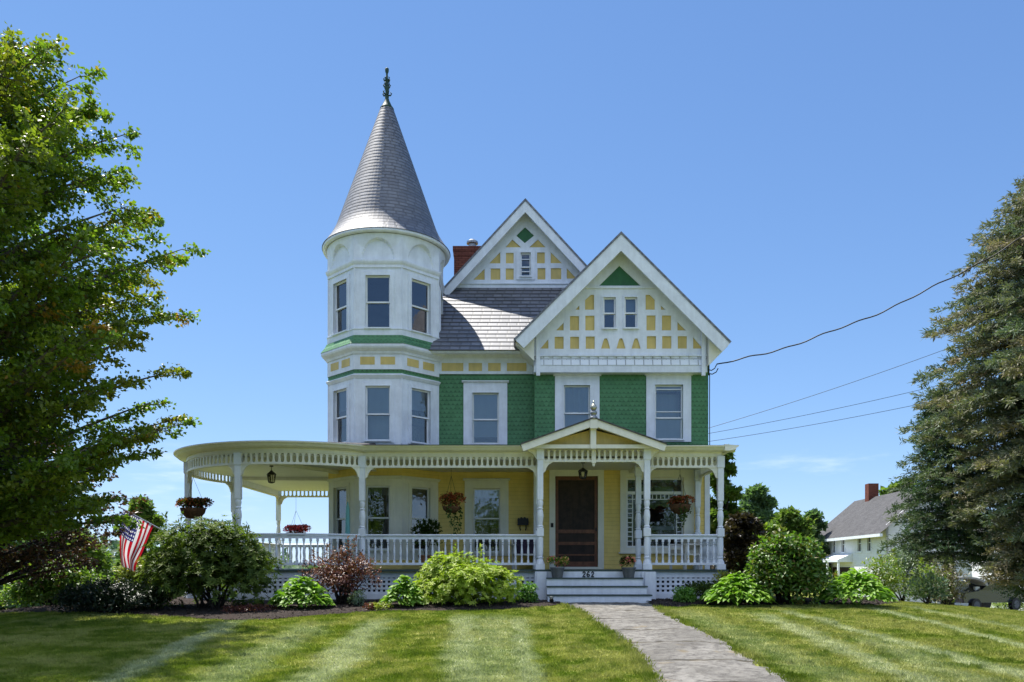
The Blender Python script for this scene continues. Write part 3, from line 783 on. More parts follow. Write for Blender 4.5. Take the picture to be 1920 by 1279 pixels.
post(XL, YB, ZD, ZFt); post(-3.95, YB, ZD, ZFt)

# balustrades
bal_me = None
def balustrade(fr, a0, a1):
    global bal_me
    zt_, zr0 = PZ(1002, YP), PZ(1059.5, YP)
    m = MB(); m.sweep(fr, [(-.045, zt_ - .045), (.045, zt_ - .045), (.055, zt_ - .02), (.03, zt_), (-.03, zt_), (-.055, zt_ - .02)], a0, a1)
    m.fbox(fr, a0, a1, zt_ - .12, zt_ - .05, -.02, .02); m.fbox(fr, a0, a1, zr0, zr0 + .055, -.035, .035)
    root = m.build('balustrade', M['white'], H)
    n = max(2, int(round((a1 - a0) / .153))); h0, h1 = zr0 + .055, zt_ - .12
    for i in range(n):
        c = fr.pt(a0 + (a1 - a0) * (i + .5) / n, 0)
        if bal_me is None:
            k = MB(); hh = h1 - h0
            k.lathe((0, 0, 0), [(.026, 0), (.026, hh * .12)], sq=True); k.lathe((0, 0, 0), [(.026, hh * .88), (.026, hh)], sq=True)
            k.lathe((0, 0, 0), [(r_, hh * f) for r_, f in ((.022, .12), (.014, .15), (.028, .18), (.016, .22), (.022, .30), (.029, .42), (.024, .56), (.016, .74), (.013, .78), (.028, .82), (.014, .85), (.022, .88))], 8)
            o = k.build('baluster', M['white'], root); bal_me = o.data
            for v in bal_me.vertices: v.co += offset_of(root)
        else:
            o = bpy.data.objects.new('baluster', bal_me); COL.objects.link(o); o.parent = root
        o.location = Vector((c.x, c.y, h0)) - offset_of(root)
balustrade(f_front, XJ + .08, XP0 - .05); balustrade(f_front, XP1 + .05, XS - .08)
for p, q in zip(fr_posts_arc[:-1], fr_posts_arc[1:]): balustrade(f_arc, p + .08, q - .08)
balustrade(f_right, YP + .08, 21.2); balustrade(f_left, -YB + .08, -23.1); balustrade(f_back, XL + .08, -4.0)

# portico gable
YPR = 18.5
QX, QZ = PX(1112, YPR), PZ(783, YPR); q0, q1 = PX(977, YPR), PX(1250, YPR); zq = PZ(832, YPR); SQ = (QZ - zq) / ((q1 - q0) / 2); QX = (q0 + q1) / 2
m = MB(); prism(m, chevron(QX, QZ + .012, q0 - .01, q1 + .01, SQ, .03), YPR - .03, 21.3); proof = m.build('portico_roof', M['asphaltroof'], H)
m = MB(); prism(m, chevron(QX, QZ - .02, q0, q1, SQ, .16), YPR, YPR + .10); prism(m, chevron(QX, QZ - .07, q0 + .1, q1 - .1, SQ, .07), YPR + .10, YPR + .17)
m.build('portico_barge', M['cream'], H)
m = MB(); prism(m, chevron(QX, QZ - .03, q0 + .03, q1 - .03, SQ, .10), YPR + .17, 21.2)
zc0_, zc1_ = PZ(841, 18.7), PZ(834, 18.7)
m.box(q0 + .10, q1 - .10, 18.66, 20.8, zc0_, zc1_)
m.build('portico_cornice', M['cream'], H)
m = MB(); m.plate(front(18.84), [(q0 + .22, zc1_), (q1 - .22, zc1_), (QX, QZ - .22)], [], 0, -.05); m.build('pediment_panel', M['panel'], H, merge=False)
m = MB(); m.box(QX - .065, QX + .065, 18.60, 18.84, zc0_ - .015, QZ - .16); m.box(QX - .085, QX + .085, 18.48, 18.62, QZ - .25, QZ - .03); m.build('king_post', M['cream'], H)
m = MB(); m.box(XP0 - .08, XP0 + .08, YPF - .08, 20.6, zpf1, zc0_); m.box(XP1 - .08, XP1 + .08, YPF - .08, 20.6, zpf1, zc0_); m.box(XP0 + .08, XP1 - .08, YPF - .07, YPF + .07, zpf1, zc0_)
for x, s in ((XP0, -1), (XP1, 1)):
    m.plate(front(YPF), [(x + s * .08, zc0_), (x + s * .30, zc0_), (x + s * .27, zc0_ - .05), (x + s * .17, zc0_ - .09), (x + s * .12, zc0_ - .19), (x + s * .08, zc0_ - .22)], [], .03, -.03, back=True)
m.build('portico_beam', M['cream'], H)
m = MB(); zf = QZ - .02
m.lathe((QX, 18.56, zf), [(.10, -.02), (.09, .04), (.055, .07), (.05, .09), (.075, .11), (.08, .15), (.06, .18), (.03, .20)], 14)
m.build('finial_base', M['zinc'], proof, smooth=True)
m = MB(); m.lathe((QX, 18.56, zf), [(.03, .19), (.06, .215), (.078, .265), (.06, .31), (.03, .345), (.018, .365), (.025, .38), (.01, .42)], 14); m.build('finial', M['gold'], proof, smooth=True)

# steps
m = MB(); tr = MB(); x0, x1 = PX(1025.5, 18.3), PX(1207, 18.3); zt_ = [.638, .452, .266]; yt = [18.45, 18.15, 17.85]
m.box(x0, x1 + .03, 18.752, 18.80, .638, ZD - .045)
for i, (zz, yy) in enumerate(zip(zt_, yt)):
    m.box(x0, x1 + .05 * i, yy + .025, yy + .30, (zt_ + [-.1])[i + 1] , zz - .032); tr.box(x0 - .005, x1 + .05 * i + .02, yy, yy + .33, zz - .03, zz)
m.build('steps', M['white'], H); tr.build('step_tread', M['deck'], H)
yf = 18.66
for (p, q, e) in ((1006.5, 1025, 0), (1209.5, 1230, 0)):
    a, b_ = PX(p, yf), PX(q, yf); m = MB(); m.box(a, b_, yf, 19.1, -.2, ZD - .05); m.build('step_pedestal', M['white'], H)
for (a0_, a1_) in ((XP0 - .13, x0), (x1 + .02, PX(1211, yf))): m = MB(); m.box(a0_, a1_, 18.72, 18.76, .0, ZD - .046); m.build('apron_board', M['white'], H)
# house number 262 on the top riser, strokes as flat tubes
def digit(m, fr, c, z, h, pts): m.tube([fr.pt(c + x * h, z + y * h, .012) for x, y in pts], h * .12, 6)
two = [(-.24, .72), (-.20, .9), (0, 1), (.2, .92), (.25, .72), (.12, .5), (-.12, .25), (-.27, .02), (-.1, .05), (.28, .02)]
six = [(.22, .86), (.08, 1), (-.12, .92), (-.25, .6), (-.26, .3), (-.12, .04), (.1, .02), (.25, .2), (.22, .42), (.05, .54), (-.14, .48), (-.24, .34)]
m = MB(); fr = front(18.752); hz, hh = PZ(1081.5, 18.75), .115
for px, d in ((1095, two), (1103, six), (1111, two)): digit(m, fr, PX(px, 18.75), hz, hh, d)
m.build('house_number', M['black'], H)
# service bracket on the wing corner
m = MB(); xk = XR; zk = PZ(693, YW)
m.box(xk, xk + .03, YW - .02, YW + .03, zk - .15, zk + .12)
for dz, l in ((.0, .16), (-.1, .2)): m.tube([(xk, YW, zk + dz), (xk + l * .5, YW - .02, zk + dz - .03), (xk + l, YW - .05, zk + dz + .02), (xk + l + .05, YW - .05, zk + dz + .12)], .014, 6)
m.tube([(xk + .03, YW - .03, zk - .12), (xk + .02, YW - .05, zk - .9), (xk + .03, YW - .04, zk - 2.2)], .012, 6)
m.build('service_bracket', M['black'], H)

# ================================================================== THINGS ON THE PORCH
M['coir'] = paint('coconut fibre', (0.10, 0.05, 0.022), 0.95, 0.5, scale=30)
M['terracotta'] = paint('clay pot', (0.35, 0.16, 0.08), 0.8, 0.2)
M['greypot'] = paint('grey stone pot', (0.12, 0.13, 0.14), 0.7, 0.3, scale=8)
M['wicker'] = paint('white wicker', (0.72, 0.70, 0.66), 0.7, 0.2, scale=50)
M['cushion'] = paint('dark patterned cushion', (0.05, 0.035, 0.06), 0.9, 0.6, scale=18)
M['beige'] = paint('beige cushion', (0.42, 0.40, 0.33), 0.9, 0.2, scale=12)
M['teal'] = paint('pale turquoise cloth', (0.22, 0.55, 0.55), 0.8, 0.1)
def lantern(px, ytop, ybot, Y, label, zceil):
    x = PX(px, Y); zt_, zb_ = PZ(ytop, Y), PZ(ybot, Y); h = zt_ - zb_
    r = empty('porch_lantern', (x, Y, zb_), label, 'lantern', 'iron lanterns hanging in the porch')
    m = MB(); m.tube([(x, Y, zt_ + .01), (x, Y, zceil)], .008, 6); m.lathe((x, Y, zceil), [(.05, -.03), (.05, -.002)], 10); m.build('hanging_rod', M['black'], r)
    m = MB(); m.lathe((x, Y, zb_), [(.02, h * 1.0), (.035, h * .93), (.09, h * .80), (.125, h * .68), (.125, h * .65), (.02, h * .65)], 6)
    for i in range(6):
        t = i * math.pi / 3; d0 = Vector((math.cos(t), math.sin(t), 0))
        m.tube([Vector((x, Y, zb_ + h * .66)) + d0 * .11, Vector((x, Y, zb_ + h * .04)) + d0 * .08], .008, 4)
    m.lathe((x, Y, zb_), [(.03, -.02), (.085, .0), (.085, h * .06), (.02, h * .06)], 6); m.build('lantern_frame', M['black'], r)
    m = MB(); m.lathe((x, Y, zb_), [(.075, h * .06), (.103, h * .65)], 6); m.build('lantern_glass', M['lampglass'], r, merge=False)
lantern(1093, 877, 897, 19.7, 'black iron lantern hanging above the front door', ZC)
lantern(509, 882, 905, 20.4, 'black iron lantern hanging from the round corner porch ceiling', ZC)

# Victorian mailbox with newspaper hooks
Y = 21.78; x = PX(980.5, Y); z0, z1 = PZ(985, Y), PZ(971, Y)
r = empty('mailbox', (x, Y, z0), 'dark wall mailbox with scalloped top and two newspaper hooks on yellow clapboard', 'mailbox')
m = MB(); w = .15
m.plate(front(Y), [(x - w, z0), (x + w, z0), (x + w, z1 - .05), (x + w * .9, z1 - .01), (x + w * .55, z1 - .02), (x + w * .35, z1 + .02), (x, z1 - .02), (x - w * .35, z1 + .02), (x - w * .55, z1 - .02), (x - w * .9, z1 - .01), (x - w, z1 - .05)], [], .10, -.01)
m.build('mailbox_body', M['black'], r, merge=False)
for s in (-1, 1):
    m = MB(); m.tube([(x + s * .08, Y - .05, z0), (x + s * .085, Y - .05, z0 - .10), (x + s * .07, Y - .10, z0 - .14), (x + s * .07, Y - .13, z0 - .10)], .014, 6); m.build('hook', M['black'], r)

def porch_chair(x, y, rz, label, seat_m, frame_m, w=.62, bh=.52):
    r = empty('porch_chair', (0, 0, 0), label, 'chair', 'chairs on the porch')
    def part(name, mt, *boxes):
        m = MB(); [m.box(*b) for b in boxes]; return m.build(name, M[mt], r)
    h = .40
    part('seat', frame_m, (-w / 2, w / 2, -.28, .28, h - .04, h))
    m = MB()
    pts = [(-w / 2, h), (w / 2, h), (w / 2, h + bh * .8), (w * .3, h + bh), (-w * .3, h + bh), (-w / 2, h + bh * .8)]
    fr = Frame((0, .27, 0), (1, 0, 0), (0, -1, 0)); m.plate(fr, pts, [], .0, -.05, back=True)
    m.build('backrest', M[frame_m], r, merge=False)
    for s in (-1, 1):
        part('arm', frame_m, (s * w / 2 - .035, s * w / 2 + .035, -.30, .30, h + .21, h + .25), (s * w / 2 - .025, s * w / 2 + .025, -.27, -.21, h, h + .21))
        for yy in (-.25, .25): part('leg', frame_m, (s * (w / 2 - .03) - .025, s * (w / 2 - .03) + .025, yy - .025, yy + .025, 0, h - .04))
    m = MB(); m.box(-w / 2 + .04, w / 2 - .04, -.27, .24, h + .003, h + .10); m.box(-w / 2 + .05, w / 2 - .05, .12, .265, h + .10, h + bh * .86); m.build('cushion', M[seat_m], r)
    r.location = (x, y, ZD); r.rotation_euler.z = rz
    return r
porch_chair(PX(984, 20.9), 20.9, R(8), 'white wicker porch chair with dark cushion beneath the mailbox', 'cushion', 'wicker')
porch_chair(PX(1284, 20.4), 20.4, R(-55), 'beige cushioned porch chair behind the right railing beside big window', 'beige', 'wicker', .55, .5)

# pale turquoise furled parasol by the bay window
Y = 20.2; x = PX(652, Y)
r = empty('garden_parasol', (x, Y, ZD), 'closed pale turquoise parasol standing by the leftmost bay window', 'parasol')
m = MB(); zt_ = PZ(941, Y) - ZD
m.lathe((x, Y, ZD), [(.02, .35), (.055, .45), (.06, zt_ * .6), (.045, zt_ * .9), (.012, zt_)], 9); m.build('canopy', M['teal'], r, smooth=True)
m = MB(); m.lathe((x, Y, ZD), [(.17, 0), (.17, .05), (.03, .07), (.018, .08), (.018, .36)], 14); m.build('base', M['greypot'], r)
# ================================================================== VEGETATION
def unit(v): return v / np.maximum(np.linalg.norm(v, axis=-1, keepdims=True), 1e-9)
def rnd_unit(n): return unit(RNG.normal(size=(n, 3)))
def leaf_object(name, C, D, N, L, W, mat, parent, tint=None, fold=0.22, droop=0.12, base=None):
    """many small folded leaves: C base points, D directions, N upper sides, L lengths, W half widths"""
    n = len(C); off = offset_of(parent)
    C = C - np.array(off)
    D = unit(D); Sd = unit(np.cross(D, N)); N = unit(np.cross(Sd, D))
    L = np.broadcast_to(np.asarray(L, float), (n,))[:, None]; W = np.broadcast_to(np.asarray(W, float), (n,))[:, None]
    V = np.empty((n, 4, 3))
    V[:, 0] = C
    mid = C + D * L * 0.45
    V[:, 1] = mid + Sd * W + N * W * fold
    V[:, 2] = C + D * L - N * L * droop
    V[:, 3] = mid - Sd * W + N * W * fold
    idx = np.arange(n)[:, None] * 4
    T = np.concatenate([idx + np.array([0, 1, 2]), idx + np.array([0, 2, 3])], axis=1).reshape(-1)
    me = bpy.data.meshes.new(name)
    me.vertices.add(4 * n); me.vertices.foreach_set('co', V.reshape(-1).astype(np.float32))
    nt = 2 * n
    me.loops.add(3 * nt); me.loops.foreach_set('vertex_index', T.astype(np.int32))
    me.polygons.add(nt); me.polygons.foreach_set('loop_start', np.arange(0, 3 * nt, 3, dtype=np.int32))
    if tint is not None:
        at = me.attributes.new('tint', 'FLOAT', 'POINT'); at.data.foreach_set('value', np.repeat(np.asarray(tint, np.float32), 4))
    me.update(calc_edges=True)
    return link_mesh(name, me, mat, parent)

LM = {}
LM['maple'] = leaf_mat('maple leaf', (0.080, 0.145, 0.016), (0.20, 0.29, 0.030), (0.42, 0.20, 0.03), transl=0.46, rough=0.40, spec=.5)
LM['redmaple'] = leaf_mat('dark red leaf', (0.040, 0.028, 0.018), (0.085, 0.05, 0.028), (0.15, 0.045, 0.03), transl=0.3)
LM['rhodo'] = leaf_mat('rhododendron leaf', (0.028, 0.055, 0.012), (0.070, 0.115, 0.022), (0.22, 0.28, 0.05), transl=0.34, rough=0.55, spec=0.2)
LM['bright'] = leaf_mat('bright rhododendron leaf', (0.15, 0.23, 0.020), (0.34, 0.45, 0.025), (0.48, 0.54, 0.10), transl=0.38, rough=0.48, spec=.35)
LM['hosta'] = leaf_mat('hosta leaf', (0.10, 0.22, 0.025), (0.23, 0.40, 0.04), (0.30, 0.45, 0.07), transl=0.35, rough=0.5, spec=.35)
LM['box'] = leaf_mat('boxwood leaf', (0.08, 0.20, 0.03), (0.17, 0.34, 0.045), (0.24, 0.40, 0.06), transl=0.3)
LM['lilac'] = leaf_mat('lilac leaf', (0.045, 0.12, 0.018), (0.13, 0.25, 0.030), (0.20, 0.13, 0.05), transl=0.35)
LM['bar'] = leaf_mat('barberry leaf', (0.085, 0.022, 0.022), (0.18, 0.055, 0.048), (0.24, 0.12, 0.06), transl=0.3)
LM['silver'] = leaf_mat('grey green leaf', (0.14, 0.20, 0.13), (0.24, 0.32, 0.20), transl=0.25)
LM['yellowgreen'] = leaf_mat('yellow green leaf', (0.16, 0.22, 0.03), (0.30, 0.34, 0.05), (0.38, 0.26, 0.05), transl=0.35)
LM['dark'] = leaf_mat('dark yew leaf', (0.010, 0.022, 0.008), (0.024, 0.045, 0.014), transl=0.15)
LM['mid'] = leaf_mat('garden shrub leaf', (0.075, 0.15, 0.022), (0.20, 0.32, 0.04), (0.28, 0.27, 0.07), transl=0.42)
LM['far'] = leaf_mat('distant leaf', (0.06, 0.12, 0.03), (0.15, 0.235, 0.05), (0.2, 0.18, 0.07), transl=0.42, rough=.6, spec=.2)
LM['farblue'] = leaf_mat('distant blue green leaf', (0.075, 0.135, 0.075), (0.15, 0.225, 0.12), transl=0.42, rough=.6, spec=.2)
LM['twig'] = leaf_mat('dry twiggy leaf', (0.10, 0.085, 0.06), (0.21, 0.175, 0.13), (0.16, 0.18, 0.08), transl=.2)
LM['plum'] = leaf_mat('plum leaf', (0.030, 0.022, 0.018), (0.065, 0.05, 0.032), transl=0.25)
LM['needle'] = leaf_mat('hemlock needle', (0.080, 0.130, 0.080), (0.185, 0.24, 0.15), (0.28, 0.23, 0.155), transl=0.2, rough=0.6, spec=0.3)
LM['greennee'] = leaf_mat('blue green needle', (0.035, 0.075, 0.045), (0.085, 0.15, 0.085), (0.13, 0.16, 0.08), transl=0.2, rough=0.6, spec=0.3)
LM['grass'] = None
BK = {'grey': bark('grey bark', (0.055, 0.045, 0.038), (0.16, 0.14, 0.12)), 'dark': bark('dark bark', (0.02, 0.016, 0.014), (0.06, 0.05, 0.042))}

def bez(p0, p1, p2, n): return [p0 * (1 - t) ** 2 + p1 * 2 * t * (1 - t) + p2 * t * t for t in [i / (n - 1) for i in range(n)]]

def blob_points(blobs, n, shell=0.55):
    """points in a union of lumps, denser towards the outside; returns points and outward directions"""
    want = n; n = int(n * 1.6); B = np.array(blobs, float); a = B[:, 3] * B[:, 4] + B[:, 3] * B[:, 5] + B[:, 4] * B[:, 5]; a /= a.sum()
    k = RNG.choice(len(B), n, p=a); d = rnd_unit(n); d[:, 2] = np.where(d[:, 2] < -0.35, -d[:, 2], d[:, 2])
    r = shell + (1.02 - shell) * RNG.random(n) ** 0.6
    r = r * (1 + .20 * np.sin(4.3 * np.arctan2(d[:, 1], d[:, 0]) + k * 1.7) * np.sin(5.1 * d[:, 2] + k * 2.3))     # uneven outline
    p = B[k, :3] + d * B[k, 3:6] * r[:, None]; q = 2.1 / max(.12, float(np.mean(B[:, 3])))
    f = np.sin(p[:, 0] * q * 1.7 + 1.3 * np.sin(p[:, 2] * q)) * np.sin(p[:, 1] * q * 1.9 + .7) + np.sin(p[:, 2] * q * 2.1 + 1.1 * np.sin(p[:, 0] * q * 1.3))
    ok = np.nonzero((f > -.55) | (RNG.random(n) < .22))[0]; ok = np.resize(ok, want)                             # pockets of shade between clumps
    return p[ok], unit(d[ok] / B[k[ok], 3:6])

def shrub(name, label, cat, x, y, w, h, mat, n, ll, lw, dep=None, style='loose', tint=0.0, mound=0, lumpr=1.0, peak=.42, group=None, stems=9, lumps=9, stem_mat='dark', z0=None, crownlift=0.12, seed=0, spire=0.0, tintvar=0.35):
    """a bush: stems from one foot and foliage in several lumps of uneven size"""
    rs = np.random.default_rng(seed + 5); z0 = ground_z(x, y) if z0 is None else z0
    dep = dep or w
    r = empty(name, (x, y, z0), label, cat, group)
    blobs = []
    for i in range(lumps):
        t = i / lumps * 6.283 + rs.random() * .9; q = rs.random() ** .5 * .62
        bx, by = math.cos(t) * q * w / 2, math.sin(t) * q * dep / 2
        top = h * (1 - peak * q ** 1.5) * (0.82 + .22 * rs.random())
        rr = (.20 + .13 * rs.random()) * lumpr
        bz = top - rr * w * .8; 
        blobs.append((x + bx, y + by, z0 + max(h * crownlift + .1, bz), rr * w * 1.05, rr * dep * 1.05, min(rr * w * .85, h * .42)))
        blobs.append((x + bx * 1.25, y + by * 1.25, z0 + h * (.25 + .15 * rs.random()), rr * w * .95, rr * dep * .95, h * .25))
    blobs = [(b[0], b[1], max(b[2], z0 + b[5] * .8), *b[3:]) for b in blobs]
    for i in range(mound):
        t = i / mound * 6.283 + rs.random() * .4; q = .60 + .12 * rs.random(); blobs.append((x + math.cos(t) * q * w / 2, y + math.sin(t) * q * dep / 2, z0 + h * (.10 + .16 * rs.random()), w * .17, dep * .17, h * .28))
    if style == 'whorl':
        nw = n // 8; c, o = blob_points(blobs, nw, .62); o = unit(o + np.array([0, 0, .7]) + .35 * rnd_unit(nw))
        C = np.repeat(c, 8, 0); O = np.repeat(o, 8, 0)
        t1 = unit(np.cross(O, np.array([.3, .2, .9]))); t2 = np.cross(O, t1)
        ang = np.tile(np.arange(8) * .785, nw) + np.repeat(RNG.random(nw) * 6.28, 8)
        D = t1 * np.cos(ang)[:, None] + t2 * np.sin(ang)[:, None]
        D = unit(D + O * (RNG.random(len(C))[:, None] * .9 - .1)); N = O
        tn = np.repeat(np.clip(RNG.normal(tint, tintvar, nw), 0, 1), 8)
    elif style == 'needle':
        c, o = blob_points(blobs, n, .5); C = c; D = unit(o + np.array([0, 0, .35]) + .5 * rnd_unit(n)); N = rnd_unit(n); tn = np.clip(RNG.normal(tint, tintvar, n), 0, 1)
    else:
        c, o = blob_points(blobs, n, .5); C = c; D = unit(o * .7 + rnd_unit(n) * .9 + np.array([0, 0, -.25])); N = unit(np.array([0, 0, 1.0]) + o * .6 + .6 * rnd_unit(n)); tn = np.clip(RNG.normal(tint, tintvar, n), 0, 1)
    if spire:                                                     # upright shoots above the outline
        ns = int(spire)
        for i in range(ns):
            b = blobs[rs.integers(len(blobs) // 2) * 2]; top = np.array([b[0] + (rs.random() - .5) * b[3] * 1.4, b[1] + (rs.random() - .5) * b[4], b[2] + b[5] * .8]); hl = h * (.10 + .12 * rs.random()); m_ = 26
            f = rs.random(m_); cc = top + np.stack([f * 0, f * 0, f * hl], 1) + RNG.normal(size=(m_, 3)) * .02
            C = np.concatenate([C, cc]); D = np.concatenate([D, unit(rnd_unit(m_) + np.array([0, 0, .8]))]); N = np.concatenate([N, unit(rnd_unit(m_) + np.array([0, 0, 1.0]))]); tn = np.concatenate([tn, np.clip(RNG.normal(tint + .2, .2, m_), 0, 1)])
    m_ = len(C); L = ll * (.65 + .7 * RNG.random(m_)); keep = C[:, 2] > z0 + .02
    leaf_object('foliage', C[keep], D[keep], N[keep], L[keep], (lw * (.7 + .6 * RNG.random(m_)))[keep], LM[mat], r, tn[keep])
    m = MB()
    for i in range(stems):
        b = blobs[rs.integers(len(blobs))]; p0 = Vector((x + (rs.random() - .5) * w * .16, y + (rs.random() - .5) * dep * .16, z0 - .03)); p2 = Vector((b[0], b[1], b[2] + b[5] * .4))
        m.tube(bez(p0, p0.lerp(p2, .5) + Vector(((rs.random() - .5) * .2 * w, 0, h * .08)), p2, 6), [.022 * h ** .5, .020 * h ** .5, .016 * h ** .5, .012, .008, .004], 5)
    m.build('stem', BK[stem_mat], r, smooth=True)
    return r

def hosta(label, x, y, w, h, n=130, seed=1, mat='hosta', ll=.26, lw=.075, group='hostas along the lawn edge', tint=.15):
    """a mound of broad arching leaves, each a curved blade of six faces"""
    rs = np.random.default_rng(seed); z0 = ground_z(x, y); r = empty('hosta', (x, y, z0), label, 'plant', group)
    off = np.array(offset_of(r)); V = []; Fc = []; T = []
    for i in range(n):
        az = rs.random() * 6.283; q = rs.random() ** .55
        d = np.array([math.cos(az), math.sin(az), 0]); R0 = np.array([w / 2 * .86, w / 2 * .75, 0]); tip = np.array([x, y, z0]) + d * R0 * q + np.array([0, 0, h * (1.0 - .72 * q ** 1.7) * (.60 + .55 * rs.random())]); az += rs.normal() * .55; d = np.array([math.cos(az), math.sin(az), 0])
        L = ll * (.7 + .55 * rs.random()); Wd = lw * (.75 + .5 * rs.random()); sd = np.array([-d[1], d[0], 0]); up = np.array([0, 0, 1.0]); tl = rs.normal() * .42; sd = sd * math.cos(tl) + up * math.sin(tl)
        b = len(V); p = tip - d * L * .5
        for f, wf, dz in ((0, .25, 0), (.3, .95, .05), (.6, .9, .0), (.85, .5, -.12), (1.0, .05, -.24)):
            cc = p + d * L * f * (.75 + .25 * q) + up * (dz * L + (1 - q) * L * f * .55)
            for s, zz in ((-1, .16), (0, 0), (1, .16)): V.append(cc + sd * s * Wd * wf + up * zz * Wd * wf)
        for k in range(4):
            for s in range(2): a = b + k * 3 + s; Fc.append((a, a + 1, a + 4, a + 3))
        T += [float(np.clip(rs.normal(tint, .25), 0, 1))] * 15
    me = bpy.data.meshes.new('foliage'); me.from_pydata([tuple(v - off) for v in V], [], Fc)
    at = me.attributes.new('tint', 'FLOAT', 'POINT'); at.data.foreach_set('value', T); me.update()
    me.polygons.foreach_set('use_smooth', [True] * len(me.polygons))
    link_mesh('foliage', me, LM[mat], r)
    m = MB()
    for i in range(14):
        az = rs.random() * 6.283; q = .3 + .4 * rs.random(); m.tube([(x, y, z0 - .02), (x + math.cos(az) * w * .18 * q, y + math.sin(az) * w * .18 * q, z0 + h * .35), (x + math.cos(az) * w * .4 * q, y + math.sin(az) * w * .4 * q, z0 + h * .6)], [.010, .008, .005], 5)
    m.build('stem', LM[mat], r)
    return r

def branch_tree(name, label, x, y, env, limbs, leaf, ll, lw, trunk_r, z_first, seed, mat, bk='grey', per_twig=11, group=None, sub=9, flat=.35, tint=0.08, rise=.55, half=None, twig=.55, lean=(0, 0), cull=None, cl=.10, spread=(.86, 1.08)):
    """env: list of (height, crown radius). Limbs leave the trunk and end on the crown's outline;
    side shoots along them carry flat sprays of leaves, so sky shows between the layers"""
    rs = np.random.default_rng(seed); z0 = ground_z(x, y); H_ = env[-1][0]
    r = empty(name, (x, y, z0), label, 'tree', group)
    eh, er = [e[0] for e in env], [e[1] for e in env]
    rad = lambda z: float(np.interp(z, eh, er))
    m = MB(); tp = [Vector((x + lean[0] * f + .06 * math.sin(f * 9), y + lean[1] * f + .05 * math.cos(f * 7), z0 - .1 + f * H_ * .96)) for f in np.linspace(0, 1, 12)]
    m.tube(tp, [trunk_r * (1.25 if f == 0 else 1) * (1 - .93 * f) for f in np.linspace(0, 1, 12)], 10); m.build('trunk', BK[bk], r, smooth=True)
    b = MB(); C = []; D = []; T = []
    for i in range(limbs):
        f = (i + rs.random()) / limbs; ze = z_first + (H_ * .985 - z_first) * (f ** .85); az = i * 2.39996 + rs.normal() * .3
        if half is not None and not half(az, rs): continue
        rr = rad(ze) * (spread[0] + (spread[1] - spread[0]) * rs.random()); zs = max(z_first * .75 if z_first > 1 else .6, ze - rr * rise - .2)
        fs = min(.97, zs / (H_ * .96)); p0 = Vector((x + lean[0] * fs, y + lean[1] * fs, z0 + zs)); p2 = Vector((x + lean[0] * fs + math.cos(az) * rr, y + lean[1] * fs + math.sin(az) * rr, z0 + ze))
        p1 = p0.lerp(p2, .5) + Vector((rs.normal() * .08 * rr, rs.normal() * .08 * rr, .10 * rr + rs.normal() * .05))
        pts = bez(p0, p1, p2, 9); w0 = trunk_r * (.36 - .18 * f) * min(1.0, .45 + rr / 4)
        b.tube(pts, [max(.006, w0 * (1 - .92 * k / 8)) for k in range(9)], 6)
        dirv = (p2 - p0).normalized(); tn = max(0, rs.normal() * .10 + tint)
        for k in range(sub):
            t = .22 + .80 * (k + rs.random()) / sub; t = min(t, 1.0)
            q = p0 * (1 - t) ** 2 + p1 * 2 * t * (1 - t) + p2 * t * t
            side = 1 if k % 2 else -1; a2 = az + side * (.55 + .55 * rs.random()) if t < .96 else az + rs.normal() * .2
            ln = (twig * (1.40 - .95 * t) * (.65 + .6 * rs.random())) * (1 if rr > 1.2 else .7)
            e = q + Vector((math.cos(a2) * ln, math.sin(a2) * ln, ln * (.12 + rs.normal() * flat * .45)))
            b.tube([q, q.lerp(e, .5) + Vector((0, 0, -.02)), e], [.010, .007, .004], 4)
            nl = per_twig; ff = np.sqrt(rs.random(nl)) * 1.06
            cc = np.array(q)[None] + (np.array(e) - np.array(q))[None] * ff[:, None] + rs.normal(size=(nl, 3)) * np.array([cl, cl, cl * .62]) * (ln / .5) ** .5
            C.append(cc); dd = np.array([math.cos(a2), math.sin(a2), -.25]); D.append(unit(dd[None] * .6 + rs.normal(size=(nl, 3)) * .75)); T.append(np.full(nl, tn) + (rs.random(nl) < .02) * rs.random(nl) * .8 + (.75 if rs.random() < .012 else 0))
    b.build('branch', BK[bk], r, smooth=True)
    C = np.concatenate(C); D = np.concatenate(D); T = np.clip(np.concatenate(T), 0, 1); n = len(C)
    N = unit(np.array([0, 0, 1.0]) + .75 * rs.normal(size=(n, 3)))
    leaf_object('crown', C, D, N, ll * (.6 + .75 * RNG.random(n)), lw * (.65 + .7 * RNG.random(n)), LM[mat], r, T)
    return r

